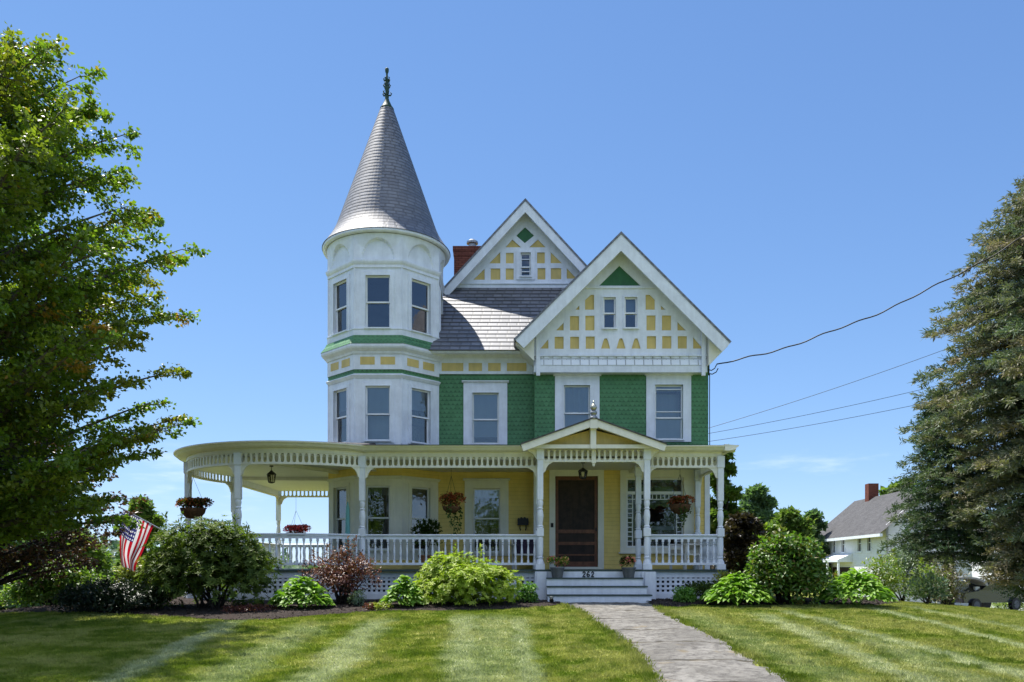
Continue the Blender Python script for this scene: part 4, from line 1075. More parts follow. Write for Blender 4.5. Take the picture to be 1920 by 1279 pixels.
def conifer(label, x, y, H_, R0, mat, seed, n_lev=46, per=9, name='hemlock_tree', skirt=.5, tint=.45, nl=46, nlen=.16, nw=.016, group=None, half=None, shape=.9, sprayl=.5, profile=None):
    """whorled drooping boughs with feathery side sprays of needles"""
    rs = np.random.default_rng(seed); z0 = ground_z(x, y); r = empty(name, (x, y, z0), label, 'tree', group)
    m = MB(); m.tube([(x, y, z0 - .1), (x + .05, y, z0 + H_ * .5), (x, y, z0 + H_)], [.03 * H_ * .85, .016 * H_, .02], 9); m.build('trunk', BK['grey'], r, smooth=True)
    b = MB(); C = []; D = []; T = []
    for lv in range(n_lev):
        f = (lv + rs.random() * .6) / n_lev; zb = skirt + (H_ - skirt) * f; rr = (float(np.interp(f, *profile)) if profile else R0 * (1 - f) ** shape) * (.92 + .09 * math.sin(lv * 1.9)) + .12
        for k in range(per):
            az = k / per * 6.283 + lv * 1.7 + rs.normal() * .2
            if half is not None and not half(az): continue
            L = rr * (.62 + .5 * rs.random()); dr = -.10 - .20 * (1 - f) + rs.normal() * .07
            p0 = np.array([x, y, z0 + zb]); d = np.array([math.cos(az), math.sin(az), 0]); p2 = p0 + d * L + np.array([0, 0, L * dr]); p1 = p0 + d * L * .5 + np.array([0, 0, L * (.10 + dr * .25)])
            bz = bez(p0, p1, p2, 6); b.tube(bz, [.035 * (1 - f) + .012, .028 * (1 - f) + .01, .02, .014, .009, .004], 5)
            tn = np.clip(rs.normal(tint, .32), 0, 1); ns = max(4, int(L * 4.2))
            for s in range(ns):
                t = .22 + .80 * (s + rs.random() * .8) / ns; t = min(t, 1); q = p0 * (1 - t) ** 2 + p1 * 2 * t * (1 - t) + p2 * t * t
                sd = 1 if s % 2 else -1; a2 = az + sd * (.75 + .3 * rs.random()) * (1 if t < .95 else .2); ln = sprayl * (1.15 - .55 * t) * (.7 + .6 * rs.random())
                e = np.array([math.cos(a2), math.sin(a2), -.12 + rs.normal() * .16])
                ff = rs.random(nl); cc = q + e * (ln * ff)[:, None] + rs.normal(size=(nl, 3)) * np.array([.05, .05, .035])
                C.append(cc); D.append(unit(e[None] * .9 + rs.normal(size=(nl, 3)) * .55)); T.append(np.clip(tn + rs.normal(size=nl) * .12 + (t - .6) * .35, 0, 1))
    b.build('branch', BK['grey'], r, smooth=True)
    C = np.concatenate(C); D = np.concatenate(D); T = np.concatenate(T); n = len(C)
    leaf_object('crown', C, D, rnd_unit(n), nlen * (.6 + .8 * RNG.random(n)), nw * (.7 + .6 * RNG.random(n)), LM[mat], r, T, fold=.1, droop=.05)
    return r

# ------------------------------------------------------------------ the big trees
env = [(0, 1.0), (1.3, 2.0), (2.0, 3.0), (2.7, 3.6), (3.5, 3.8), (4.6, 3.6), (6.0, 3.9), (7.2, 3.65), (8.4, 3.1), (9.1, 2.3), (9.6, 1.2), (10.1, .3)]
def maple_half(az, rs):        # thin out the limbs that point away to the left, outside the picture
    return math.cos(az) > -0.55 or rs.random() < .55
branch_tree('maple_tree', 'tall green maple with layered branches rising over the left edge of the lawn', -9.45, 13.0, env, 235, 'm', .078, .031, .26, 1.7, 3, 'maple', per_twig=72, sub=13, half=maple_half, twig=.64, spread=(.68, 1.04), cl=.085)
envj = [(0, .6), (1.0, 1.9), (1.8, 2.6), (2.5, 2.6), (3.2, 2.1), (4.0, .9), (4.4, .2)]
branch_tree('red_leaf_tree', 'small dark red leaved maple spreading beneath the green maple near the flag', -10.75, 16.4, envj, 90, 'j', .09, .028, .13, 1.0, 9, 'redmaple', bk='dark', per_twig=24, sub=9, rise=.35, twig=.5, tint=.25)
def con_half(az): return math.cos(az) < .65
CONE_PROFILE = ([0, .06, .15, .22, .32, .42, .6, .69, .82, .89, 1.0], [1.6, 2.0, 2.5, 3.0, 3.65, 3.95, 3.6, 3.05, 1.9, 1.2, .1])
conifer('tall brownish hemlock towering over the right side of the lawn', 16.6, 24.0, 14.7, 5.0, 'needle', 21, n_lev=56, per=14, half=con_half, skirt=1.25, tint=.32, nl=46, nlen=.16, nw=.019, profile=CONE_PROFILE)
conifer('smaller blue green spruce tucked under the left flank of the tall hemlock', 15.0, 27.5, 7.4, 2.2, 'greennee', 22, name='spruce_tree', n_lev=30, per=10, skirt=1.6, tint=.35, nl=34, nlen=.15, nw=.017, shape=.5)

# ------------------------------------------------------------------ garden shrubs (photo pixel, base row)
def at(px, Y): return PX(px, Y), Y
def wh(w, h, Y): return w * Y / F, h * Y / F
def plant(px, Y, w, h): return (px - 960) * Y / F, Y, w * Y / F, h * Y / F
x, y, w, h = plant(392, 16.3, 250, 178); shrub('rhododendron', 'large dark green rhododendron standing before the round porch corner', 'shrub', x, y, w, h, 'rhodo', 26000, .10, .016, dep=w * .85, style='whorl', tint=.22, seed=1, stems=14, lumps=20, lumpr=.72, spire=7, tintvar=.25, mound=8)
x, y, w, h = plant(208, 15.9, 195, 66); shrub('yew_shrub', 'low blackish green spreading shrub under the hanging flag', 'shrub', x, y, w, h + .12, 'dark', 14000, .07, .016, dep=w * .6, seed=2, lumps=12, crownlift=.0, mound=12)
x, y, w, h = plant(95, 19.5, 190, 104); shrub('garden_shrub', 'sunlit light green bush at the far left behind the dark low shrub', 'shrub', x, y, w, h, 'mid', 12000, .09, .03, dep=w * .7, seed=3, lumps=14, mound=9, lumpr=.8, spire=4)
x, y, w, h = plant(250, 20.5, 70, 70); shrub('garden_shrub', 'small yellow green bush just right of the distant grey roof', 'shrub', x, y, w, h + .2, 'yellowgreen', 2600, .09, .025, seed=33, lumps=6)
x, y, w, h = plant(648, 17.2, 140, 112); shrub('barberry_bush', 'reddish purple barberry bush in front of the porch lattice', 'shrub', x, y, w, h, 'bar', 5200, .055, .017, dep=w * .8, seed=4, stems=26, lumps=9, spire=12, tint=.2)
x, y, w, h = plant(862, 17.2, 212, 112); shrub('rhododendron', 'rounded bright yellow green rhododendron below the front railing', 'shrub', x, y, w, h, 'bright', 30000, .080, .014, dep=w * .75, style='whorl', seed=5, stems=10, lumps=13, tint=.2, crownlift=.0, spire=5, mound=11, lumpr=.74, peak=.9)
x, y, w, h = plant(987, 17.6, 46, 44); shrub('boxwood', 'small round green boxwood left of the porch steps', 'shrub', x, y, w, h, 'box', 2400, .05, .014, seed=6, lumps=6, crownlift=.0, mound=6, group='small boxwoods flanking the steps')
x, y, w, h = plant(1281, 17.7, 44, 36); shrub('boxwood', 'small upright green boxwood in front of the lattice right of the steps', 'shrub', x, y, w, h, 'box', 2200, .05, .014, seed=7, lumps=6, crownlift=.0, mound=6, group='small boxwoods flanking the steps')
x, y, w, h = plant(1472, 17.6, 165, 142); shrub('lilac_bush', 'tall leafy green lilac bush right of the porch between two hostas', 'shrub', x, y, w, h, 'lilac', 12000, .095, .032, dep=w * .9, seed=8, stems=16, lumps=18, lumpr=.75, peak=.6, spire=8, tint=.05, mound=8)
x, y, w, h = plant(1366, 18.4, 62, 62); shrub('azalea', 'yellow green azalea at the right corner of the porch', 'shrub', x, y, w, h, 'yellowgreen', 1700, .075, .02, seed=9, lumps=6, tint=.2)
x, y, w, h = plant(1316, 18.3, 72, 50); shrub('yew_shrub', 'low dark green shrub against the lattice at the right porch corner', 'shrub', x, y, w, h, 'rhodo', 2400, .06, .016, seed=10, lumps=6, crownlift=0)
x, y, w, h = plant(673, 16.7, 34, 36); shrub('lavender_plant', 'small grey green plant beside the reddish barberry', 'plant', x, y, w, h, 'silver', 700, .06, .010, seed=12, lumps=4, crownlift=0, stems=4)
x, y, w, h = plant(716, 16.3, 44, 13); shrub('ground_cover_plant', 'low yellowish plant at the mulch edge left of the bright rhododendron', 'plant', x, y, w, h, 'yellowgreen', 420, .05, .014, seed=13, lumps=4, crownlift=0, stems=3)
x, y, w, h = plant(693, 16.2, 26, 10); shrub('ground_cover_plant', 'tiny reddish plant at the mulch edge below the grey green plant', 'plant', x, y, w, h, 'bar', 260, .045, .014, seed=14, lumps=3, crownlift=0, stems=3)
x, y, w, h = plant(468, 15.6, 110, 12); shrub('ground_cover_plant', 'low dark red ground cover on the mulch under the large dark rhododendron', 'plant', x, y, w, h, 'bar', 700, .05, .016, seed=16, lumps=8, crownlift=0, stems=3)
x, y, w, h = plant(1497, 17.4, 24, 14); shrub('ground_cover_plant', 'tiny yellow and red leaved plant between the two right hostas', 'plant', x, y, w, h, 'yellowgreen', 260, .045, .014, seed=15, lumps=3, crownlift=0, stems=3, tint=.6)
for k, (px, Y, w, h, lab) in enumerate(((566, 16.2, 132, 56, 'bright green hosta mound in front of the reddish barberry'), (757, 16.7, 92, 50, 'bright green hosta at the left foot of the yellow green rhododendron'),
        (1383, 17.2, 150, 52, 'wide bright green hosta left of the tall lilac bush'), (1606, 17.3, 152, 60, 'wide bright green hosta right of the tall lilac bush'))):
    x, y, w, h = plant(px, Y, w, h); hosta(lab, x, y, w, h, n=int(430 * w), seed=40 + k, ll=.18 if k < 2 else .21, lw=.042)
# shrubs and trees beyond the porch, right
for px, Y, w, h, mt, lab, nm in ((1585, 28, 130, 34, 'mid', 'low green hedge bush behind the right hosta below the farmhouse entrance', 'garden_shrub'), (1690, 27, 100, 78, 'silver', 'loose grey green lilac in front of the white farmhouse', 'lilac_bush'), (1745, 25, 84, 56, 'mid', 'yellow green bush before the white farmhouse wall', 'garden_shrub'),
        (1775, 23.5, 66, 52, 'twig', 'rounded brownish bush at the right lawn edge', 'garden_shrub'), (1655, 25, 80, 66, 'mid', 'round green bush right of the far right hosta', 'garden_shrub'), (1735, 22, 70, 34, 'greennee', 'low blue green juniper below the tall hemlock', 'juniper_shrub'), (1890, 50, 70, 40, 'mid', 'low green bush behind the parked car', 'garden_shrub'), (1950, 25, 130, 130, 'silver', 'tall grey green bush under the hemlock by the parked car', 'garden_shrub')):
    x, y, w, h = plant(px, Y, w, h); shrub(nm, lab, 'shrub', x, y, w, h + .4, mt, int(2600 * max(.5, w * h / 2)), .10, .022, seed=int(px), lumps=12, mound=10, stems=5, spire=3, style='needle' if mt == 'greennee' else 'loose', tint=.3)

def far_tree(name, label, px, Y, top, w, mat, seed, trunk=.25, n=9000, ll=.32, low=.15, group='trees beyond the house', lumps=16):
    x = PX(px, Y); z0 = ground_z(x, Y); h = PZ(top, Y) - z0; w = w * Y / F; rs = np.random.default_rng(seed)
    r = empty(name, (x, Y, z0), label, 'tree', group); blobs = []
    for i in range(lumps):
        t = i * 2.4; f = (i + .5) / lumps; q = math.sin(math.pi * min(1, .18 + .80 * f)) ** .8 * (.35 + .3 * rs.random()); rr = w * (.13 + .09 * rs.random())
        blobs.append((x + math.cos(t) * q * w / 2 * 1.2, Y + math.sin(t) * q * w / 2, z0 + h * (low + (1 - low) * f) - rr * .7 * f, rr * 1.15, rr * 1.15, rr * .8))
    c, o = blob_points(blobs, n, .35); D = unit(rnd_unit(n) + o * .5); N = unit(np.array([0, 0, 1.0]) + rnd_unit(n) * .7)
    leaf_object('crown', c, D, N, ll * (.6 + .8 * RNG.random(n)), ll * .36 * (.7 + .6 * RNG.random(n)), LM[mat], r, np.clip(RNG.normal(.1, .2, n), 0, 1))
    m = MB(); m.tube([(x, Y, z0 - .2), (x + .1, Y, z0 + h * .4), (x, Y, z0 + h * .85)], [trunk, trunk * .7, .04], 8)
    for b in blobs[::2]: m.tube([(x, Y, z0 + h * .25), ((x + b[0]) / 2, (Y + b[1]) / 2, (z0 + h * .3 + b[2]) / 2 + .3), (b[0], b[1], b[2])], [trunk * .4, trunk * .25, .03], 5)
    m.build('trunk', BK['dark'], r, smooth=True)
    return r
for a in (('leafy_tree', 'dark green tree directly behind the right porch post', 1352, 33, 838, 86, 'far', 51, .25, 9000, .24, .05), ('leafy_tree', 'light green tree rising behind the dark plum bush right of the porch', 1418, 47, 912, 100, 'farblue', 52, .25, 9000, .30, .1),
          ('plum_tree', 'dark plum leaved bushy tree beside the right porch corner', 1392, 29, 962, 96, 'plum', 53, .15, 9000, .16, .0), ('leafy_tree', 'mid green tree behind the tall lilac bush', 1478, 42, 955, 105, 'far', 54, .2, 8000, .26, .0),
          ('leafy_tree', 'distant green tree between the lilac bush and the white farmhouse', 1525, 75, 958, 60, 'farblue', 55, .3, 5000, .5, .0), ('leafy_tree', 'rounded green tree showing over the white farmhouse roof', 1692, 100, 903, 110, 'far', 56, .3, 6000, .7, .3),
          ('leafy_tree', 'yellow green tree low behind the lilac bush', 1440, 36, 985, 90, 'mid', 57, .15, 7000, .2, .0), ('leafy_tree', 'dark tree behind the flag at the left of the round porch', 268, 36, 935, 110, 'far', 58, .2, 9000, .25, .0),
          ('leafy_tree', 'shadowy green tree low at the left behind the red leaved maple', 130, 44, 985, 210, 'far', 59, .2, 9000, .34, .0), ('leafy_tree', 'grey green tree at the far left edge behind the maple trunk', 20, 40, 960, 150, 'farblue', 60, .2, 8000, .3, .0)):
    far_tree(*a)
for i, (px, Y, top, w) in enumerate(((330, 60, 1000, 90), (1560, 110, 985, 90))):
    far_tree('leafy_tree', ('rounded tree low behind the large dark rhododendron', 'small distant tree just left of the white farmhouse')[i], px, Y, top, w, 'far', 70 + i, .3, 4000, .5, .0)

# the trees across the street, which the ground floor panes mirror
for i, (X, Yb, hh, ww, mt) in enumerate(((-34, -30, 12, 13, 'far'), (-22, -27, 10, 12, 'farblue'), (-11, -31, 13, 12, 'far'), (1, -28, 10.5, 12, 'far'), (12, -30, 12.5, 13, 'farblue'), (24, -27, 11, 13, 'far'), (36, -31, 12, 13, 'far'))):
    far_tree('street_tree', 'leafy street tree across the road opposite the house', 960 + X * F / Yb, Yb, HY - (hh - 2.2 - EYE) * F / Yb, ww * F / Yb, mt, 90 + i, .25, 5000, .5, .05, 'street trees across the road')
# ================================================================== GROUND
BANDS = []
def band(px0, py0, px1, py1, w, s):
    a, b = G(px0, py0), G(px1, py1); BANDS.append((a, b, w, s))
band(432, 1170, 262, 1255, .17, .8); band(575, 1178, 440, 1262, .30, .55); band(706, 1170, 590, 1279, .24, .85); band(872, 1160, 872, 1279, .22, .8); band(925, 1160, 925, 1279, .30, .55); band(974, 1165, 985, 1279, .16, .8)
band(1437, 1157, 1590, 1222, .20, .8); band(1492, 1152, 1760, 1226, .16, .8); band(1660, 1147, 1925, 1213, .14, .9); band(1720, 1142, 1990, 1195, .14, .6); band(1290, 1150, 1330, 1168, .3, .35); band(1640, 1205, 1820, 1279, .25, .5)
def lawn_colour(t, pos):
    """mown turf: green and dry patches, pale mowing stripes that belong to the grass"""
    n1 = t.noise(pos, 0.55, 5.0, 0.6); n2 = t.noise(pos, 2.6, 4.0, 0.6); n3 = t.noise(pos, 14.0, 3.0, 0.6)
    sp = t.n('ShaderNodeSeparateXYZ'); t.put(sp.inputs[0], pos)
    rightness = t.ramp(sp.outputs[0], -2.0, 5.0)
    dry = t.math('ADD', t.math('ADD', t.math('MULTIPLY', n1, .55), t.math('MULTIPLY', n2, .45)), t.math('MULTIPLY', rightness, .045))
    green = t.mix(t.ramp(n2, .35, .65), (0.175, 0.245, 0.022), (0.32, 0.37, 0.045))
    c = t.mix(t.math('MULTIPLY', t.ramp(dry, .44, .62), .85), green, (0.49, 0.47, 0.16))
    tot = None
    warp = t.math('MULTIPLY', t.math('SUBTRACT', t.noise(pos, 1.3, 5.0, .7), .5), .75)
    for a, b, w, s in BANDS:
        d = (b - a); d.z = 0; L = d.length; d /= L; nx, ny = -d.y, d.x; k = -(nx * a.x + ny * a.y)
        dot = t.math('ADD', t.math('ADD', t.math('MULTIPLY', sp.outputs[0], nx), t.math('MULTIPLY', sp.outputs[1], ny)), k)
        dd = t.math('ABSOLUTE', t.math('ADD', dot, warp))
        mk = t.math('MULTIPLY', t.ramp(dd, w * .2, w * 1.75, 1.0, 0.0), s)
        al = t.math('ADD', t.math('MULTIPLY', sp.outputs[0], d.x), t.math('MULTIPLY', sp.outputs[1], d.y)); k0 = d.x * a.x + d.y * a.y
        mk = t.math('MULTIPLY', mk, t.ramp(al, k0 - 1.2, k0 + .3))
        tot = mk if tot is None else t.math('MAXIMUM', tot, mk)
    patch = t.math('MULTIPLY', tot, t.ramp(t.math('ADD', t.math('MULTIPLY', n2, .6), t.math('MULTIPLY', n3, .4)), .30, .55, .55, 1.0))
    c = t.mix(t.math('MULTIPLY', patch, .9), c, (0.66, 0.67, 0.47))
    return t.mix(t.ramp(n3, .3, .7), t.mix(1.0, c, (.72, .74, .70), 'MULTIPLY'), c)
m_, nt, out = new_mat('lawn turf'); t = NT(nt)
g = t.n('ShaderNodeNewGeometry'); c = lawn_colour(t, g.outputs['Position'])
t.put(out.inputs[0], t.bsdf(t.mix(1.0, c, (.60, .62, .58), 'MULTIPLY'), .95, .1, t.bump(t.noise(g.outputs['Position'], 45, 3), .8, .03))); M['lawn'] = m_
m_, nt, out = new_mat('grass blade'); t = NT(nt)
g = t.n('ShaderNodeNewGeometry'); c = lawn_colour(t, g.outputs['Position'])
c = t.mix(t.math('MULTIPLY', g.outputs['Random Per Island'], .5), t.mix(1.0, c, (1.12, 1.12, 1.1), 'MULTIPLY'), t.mix(1.0, c, (.7, .75, .7), 'MULTIPLY'))
tr = t.n('ShaderNodeBsdfTranslucent'); t.put(tr.inputs[0], t.mix(1.0, c, (1.1, 1.2, .7), 'MULTIPLY')); mx = t.n('ShaderNodeMixShader'); mx.inputs[0].default_value = .3
t.put(mx.inputs[1], t.bsdf(c, .6, .25)); t.put(mx.inputs[2], tr.outputs[0]); t.put(out.inputs[0], mx.outputs[0]); M['blade'] = m_

def sheet(name, xs, ys, mat, zoff=0.0, fn=ground_z):
    me = bpy.data.meshes.new(name); V = [(x, y, fn(x, y) + zoff) for y in ys for x in xs]; nx = len(xs)
    Fc = [(j * nx + i, j * nx + i + 1, (j + 1) * nx + i + 1, (j + 1) * nx + i) for j in range(len(ys) - 1) for i in range(nx - 1)]
    me.from_pydata(V, [], Fc); me.polygons.foreach_set('use_smooth', [True] * len(Fc)); me.update()
    return link_mesh(name, me, mat)
xs = sorted(set(np.round(np.concatenate([np.linspace(-34, 34, 137), np.linspace(-420, -34, 24), np.linspace(34, 420, 24)]), 3)))
ys = sorted(set(np.round(np.concatenate([np.linspace(-8, 40, 97), np.linspace(40, 90, 26), np.linspace(90, 600, 26), np.linspace(-60, -8, 10)]), 3)))
tag(sheet('ground', xs, ys, M['lawn']), kind='structure')

# path of old grey concrete slabs
edge = [((1048, 1130.5), (1228, 1132)), ((1060, 1135), (1231, 1139)), ((1092, 1148), (1243, 1150)), ((1122, 1172), (1285, 1171)), ((1148, 1189), (1322, 1186)), ((1180, 1212), (1368, 1212)), ((1197, 1232), (1402, 1234)), ((1216, 1258), (1445, 1258)), ((1229, 1279), (1480, 1279)), ((1290, 1400), (1640, 1385)), ((1560, 2100), (2250, 2000))]
m_, nt, out = new_mat('worn concrete path'); t = NT(nt); g = t.n('ShaderNodeNewGeometry'); pos = g.outputs['Position']
n1, n2, n3 = t.noise(pos, 1.2, 5, .65), t.noise(pos, 8, 5, .7), t.noise(pos, 70, 3, .6)
n4 = t.noise(t.scaled(pos, 3.0, 11.0, 3.0), 1.0, 6.0, .75)
c = t.mix(t.ramp(n1, .35, .65), (0.165, 0.156, 0.138), (0.275, 0.262, 0.235)); c = t.mix(t.ramp(n2, .42, .66), c, (0.115, 0.107, 0.096)); c = t.mix(t.math('MULTIPLY', t.ramp(n4, .54, .64), .6), c, (.085, .078, .068)); c = t.mix(t.math('MULTIPLY', t.ramp(n3, .5, .7), .6), c, (.26, .245, .225)); c = t.mix(t.math('MULTIPLY', t.ramp(t.noise(pos, 2.1, 3), .60, .72), .6), c, (.25, .20, .12))
sx_ = t.n('ShaderNodeSeparateXYZ'); t.put(sx_.inputs[0], pos)
jt = t.math('ABSOLUTE', t.math('SUBTRACT', t.math('FRACT', t.math('ADD', t.math('DIVIDE', sx_.outputs[1], 1.55), t.math('MULTIPLY', t.noise(pos, .7, 3), .35))), .5))
wp = t.math('ADD', t.math('MULTIPLY', jt, .6), t.math('MULTIPLY', t.math('SUBTRACT', n2, .5), .05)); crack = t.ramp(wp, .0, .020, 1.0, .0)
c = t.mix(t.math('MULTIPLY', crack, .85), c, (.09, .075, .045))
t.put(out.inputs[0], t.bsdf(c, .9, .2, t.bump(t.math('SUBTRACT', t.math('ADD', t.math('MULTIPLY', n3, .5), t.math('ADD', n2, n4)), t.math('MULTIPLY', crack, 1.5)), 1.0, .03))); M['path'] = m_
EL, ER = [G(*a) for a, b in edge], [G(*b) for a, b in edge]
def curve_pts(ps, k=14):
    o = []
    for i in range(len(ps) - 1):
        p0, p1, p2, p3 = ps[max(i - 1, 0)], ps[i], ps[i + 1], ps[min(i + 2, len(ps) - 1)]
        for j in range(k):
            s = j / k; o.append(.5 * ((2 * p1) + (p2 - p0) * s + (2 * p0 - 5 * p1 + 4 * p2 - p3) * s * s + (3 * p1 - p0 - 3 * p2 + p3) * s ** 3))
    return o + [ps[-1]]
CL, CR = curve_pts(EL), curve_pts(ER)
def path_halves(y):
    yl = [p.y for p in CL][::-1]; yr = [p.y for p in CR][::-1]
    return float(np.interp(y, yl, [p.x for p in CL][::-1])), float(np.interp(y, yr, [p.x for p in CR][::-1]))
from mathutils import noise as mnoise
m = MB(); prev = None
for i, yy in enumerate(np.linspace(17.84, 2.5, 620)):
    l, r_ = path_halves(yy); l += .05 * math.sin(yy * 5.1) + .03 * math.sin(yy * 13 + 1); r_ += .05 * math.sin(yy * 4.3 + 2) + .03 * math.sin(yy * 11)
    step = .010 * math.floor(yy / 1.55 % 2)
    row = []
    for k in range(41):
        X = l + (r_ - l) * k / 40; q = Vector((X * 3.2, yy * 3.2, 0)); rough_ = .016 * (mnoise.fractal(q, .8, 2.1, 5)) + .010 * abs(mnoise.noise(Vector((X * 1.5, yy * 6, 3))))
        row.append(Vector((X, yy, ground_z(X, yy) + .026 + step + rough_ - .02 * (1 - min(1, 4 * min(k, 40 - k) / 40)))))
    if prev:
        for k in range(40): m.face([prev[k], prev[k + 1], row[k + 1], row[k]])
    prev = row
tag(m.build('path', M['path'], smooth=True), kind='structure')

# mulch beds
m_, nt, out = new_mat('bark mulch'); t = NT(nt); g = t.n('ShaderNodeNewGeometry'); pos = g.outputs['Position']
n1, n2 = t.noise(pos, 30, 5, .7), t.noise(pos, 3, 4)
c = t.mix(t.ramp(n1, .3, .7), (0.020, 0.016, 0.014), (0.085, 0.070, 0.062)); c = t.mix(t.math('MULTIPLY', t.ramp(n2, .4, .7), .5), c, (.06, .042, .036))
t.put(out.inputs[0], t.bsdf(c, .95, .1, t.bump(n1, 1.0, .04))); M['mulch'] = m_
bedL = [(-60, 1152), (0, 1151), (115, 1149), (230, 1152), (330, 1158), (440, 1164), (500, 1163), (590, 1155), (660, 1150), (720, 1146), (800, 1146), (860, 1146), (960, 1142), (1035, 1136.5), (1052, 1134)]
bedR = [(1226, 1138), (1270, 1139), (1310, 1135), (1380, 1137), (1460, 1135), (1540, 1135), (1640, 1137), (1690, 1131)]
BEDF = {}
for nm, pts, back in (('l', bedL, 21.5), ('r', bedR, 20.5)):
    gp = [G(*p) for p in pts]; BEDF[nm] = gp; fx, fy = [p.x for p in gp], [p.y for p in gp]
    m = MB(); prev = None
    for X in np.linspace(fx[0], fx[-1], 160):
        y0 = float(np.interp(X, fx, fy)) + .04 * math.sin(X * 6) + .03 * math.sin(X * 17)
        col = []
        for k in range(15):
            yy = y0 + (back - y0) * (k / 14) ** 1.5; q = min(1, (yy - y0) / .5)
            col.append(Vector((X, yy, ground_z(X, yy) + .012 + .05 * q * (2 - q) + .012 * math.sin(X * 9 + yy * 7) * q)))
        if prev:
            for k in range(14): m.face([prev[k], col[k], col[k + 1], prev[k + 1]])
        prev = col
    tag(m.build('mulch_bed', M['mulch']), kind='structure')
def in_bed(x, y, marg=0.0):
    for gp in BEDF.values():
        if gp[0].x < x < gp[-1].x: return y > float(np.interp(x, [p.x for p in gp], [p.y for p in gp])) - marg
    return False
C = []; 
for _ in range(14000):
    nm = 'l' if RNG.random() < .75 else 'r'; gp = BEDF[nm]; X = gp[0].x + (gp[-1].x - gp[0].x) * RNG.random(); y0 = float(np.interp(X, [p.x for p in gp], [p.y for p in gp])); yy = y0 + RNG.random() ** 1.3 * 2.6; q = min(1, (yy - y0) / .5)
    C.append((X, yy, ground_z(X, yy) + .02 + .05 * q * (2 - q)))
C = np.array(C); n = len(C); D = rnd_unit(n); D[:, 2] = D[:, 2] * .25 + .1
LM['chip'] = leaf_mat('bark chip', (0.02, 0.016, 0.014), (0.13, 0.105, 0.09), transl=0.0, rough=.9, spec=.15)
tag(leaf_object('mulch_chips', C, D, unit(np.array([0, 0, 1.0]) + .5 * rnd_unit(n)), .05 * (.5 + RNG.random(n)), .012, LM['chip'], None, fold=.6), 'coarse brown bark chips strewn over the planting beds', None, kind='stuff')

# grass blades on the part of the lawn near enough to show them
pts = []
while sum(len(p) for p in pts) < 500000:
    k = 120000; yy = 7.6 + (18.6 - 7.6) * RNG.random(k) ** 1.25; xx = (RNG.random(k) * 2 - 1) * (yy * .70 + 1.6)
    pts.append(np.stack([xx, yy], 1))
pts = np.concatenate(pts)[:500000]
keep = np.ones(len(pts), bool)
ylr = np.array([path_halves(v) for v in np.linspace(2.5, 17.84, 200)]); yv = np.linspace(2.5, 17.84, 200)
jit = RNG.normal(size=len(pts)) * .05
pl = np.interp(pts[:, 1], yv, ylr[:, 0]) + jit; pr = np.interp(pts[:, 1], yv, ylr[:, 1]) + jit
keep &= ~((pts[:, 0] > pl + .02) & (pts[:, 0] < pr - .02) & (pts[:, 1] < 17.95))
for gp in BEDF.values():
    fx, fy = [p.x for p in gp], [p.y for p in gp]
    e = np.interp(pts[:, 0], fx, fy) + jit * .7 - .02; keep &= ~((pts[:, 0] > fx[0]) & (pts[:, 0] < fx[-1]) & (pts[:, 1] > e))
keep &= ~((pts[:, 0] > 1.0) & (pts[:, 0] < 3.3) & (pts[:, 1] > 17.6))
k = 70000; far_ = np.stack([4.2 + 13.5 * RNG.random(k), 17.0 + 9.0 * RNG.random(k)], 1); far_ = far_[[not in_bed(a, b, .02) for a, b in far_]]
pts = np.concatenate([pts[keep], far_]); n = len(pts); zz = np.array([ground_z(a, b) for a, b in pts])
C = np.column_stack([pts, zz - .005]); az = RNG.random(n) * 6.283; D = np.column_stack([np.cos(az) * .55, np.sin(az) * .55, np.ones(n)])
hl = (.026 + .026 * RNG.random(n)) * (1 + .35 * np.sin(pts[:, 0] * 5.1 + 2 * np.sin(pts[:, 1] * 3.3)) * np.sin(pts[:, 1] * 6.7 + 1.7 * np.sin(pts[:, 0] * 4.1))); near = np.minimum(np.abs(pts[:, 0] - np.interp(pts[:, 1], yv, ylr[:, 0])), np.abs(pts[:, 0] - np.interp(pts[:, 1], yv, ylr[:, 1]))) < .12
hl = np.where(near, hl * 1.7, hl)
tc = np.column_stack([(RNG.random(420) * 2 - 1) * 9, 8 + 9.5 * RNG.random(420)]); tc = tc[[(not in_bed(a, b, .05)) and not (path_halves(b)[0] - .05 < a < path_halves(b)[1] + .05) for a, b in tc]]     # thicker tufts
tp_ = np.repeat(tc, 38, 0) + RNG.normal(size=(len(tc) * 38, 2)) * .045; tz = np.array([ground_z(a, b) for a, b in tp_]); ta = RNG.random(len(tp_)) * 6.283
C = np.concatenate([C, np.column_stack([tp_, tz])]); D = np.concatenate([D, np.column_stack([np.cos(ta) * .7, np.sin(ta) * .7, np.ones(len(tp_))])]); hl = np.concatenate([hl, .05 + .04 * RNG.random(len(tp_))]); az = np.concatenate([az, ta]); n = len(C)
tag(leaf_object('grass', C, D, np.column_stack([np.cos(az + 1.57), np.sin(az + 1.57), np.zeros(n)]), hl, .0045 + .003 * RNG.random(n), M['blade'], None, fold=.1, droop=.2), 'short striped mown grass of the front lawn', None, kind='stuff')

# driveway far right
m_, nt, out = new_mat('driveway asphalt'); t = NT(nt); n1 = t.noise(t.coord('Object'), 6, 5)
t.put(out.inputs[0], t.bsdf(t.mix(n1, (.13, .125, .12), (.20, .19, .18)), .95, .1)); M['drive'] = m_
m = MB(); prev = None
for X in np.linspace(19, 60, 60):
    row = [Vector((X, yy, ground_z(X, yy) + .04)) for yy in np.linspace(37.5, 50, 10)]
    if prev:
        for k in range(9): m.face([prev[k], row[k], row[k + 1], prev[k + 1]])
    prev = row
tag(m.build('driveway', M['drive']), kind='structure')
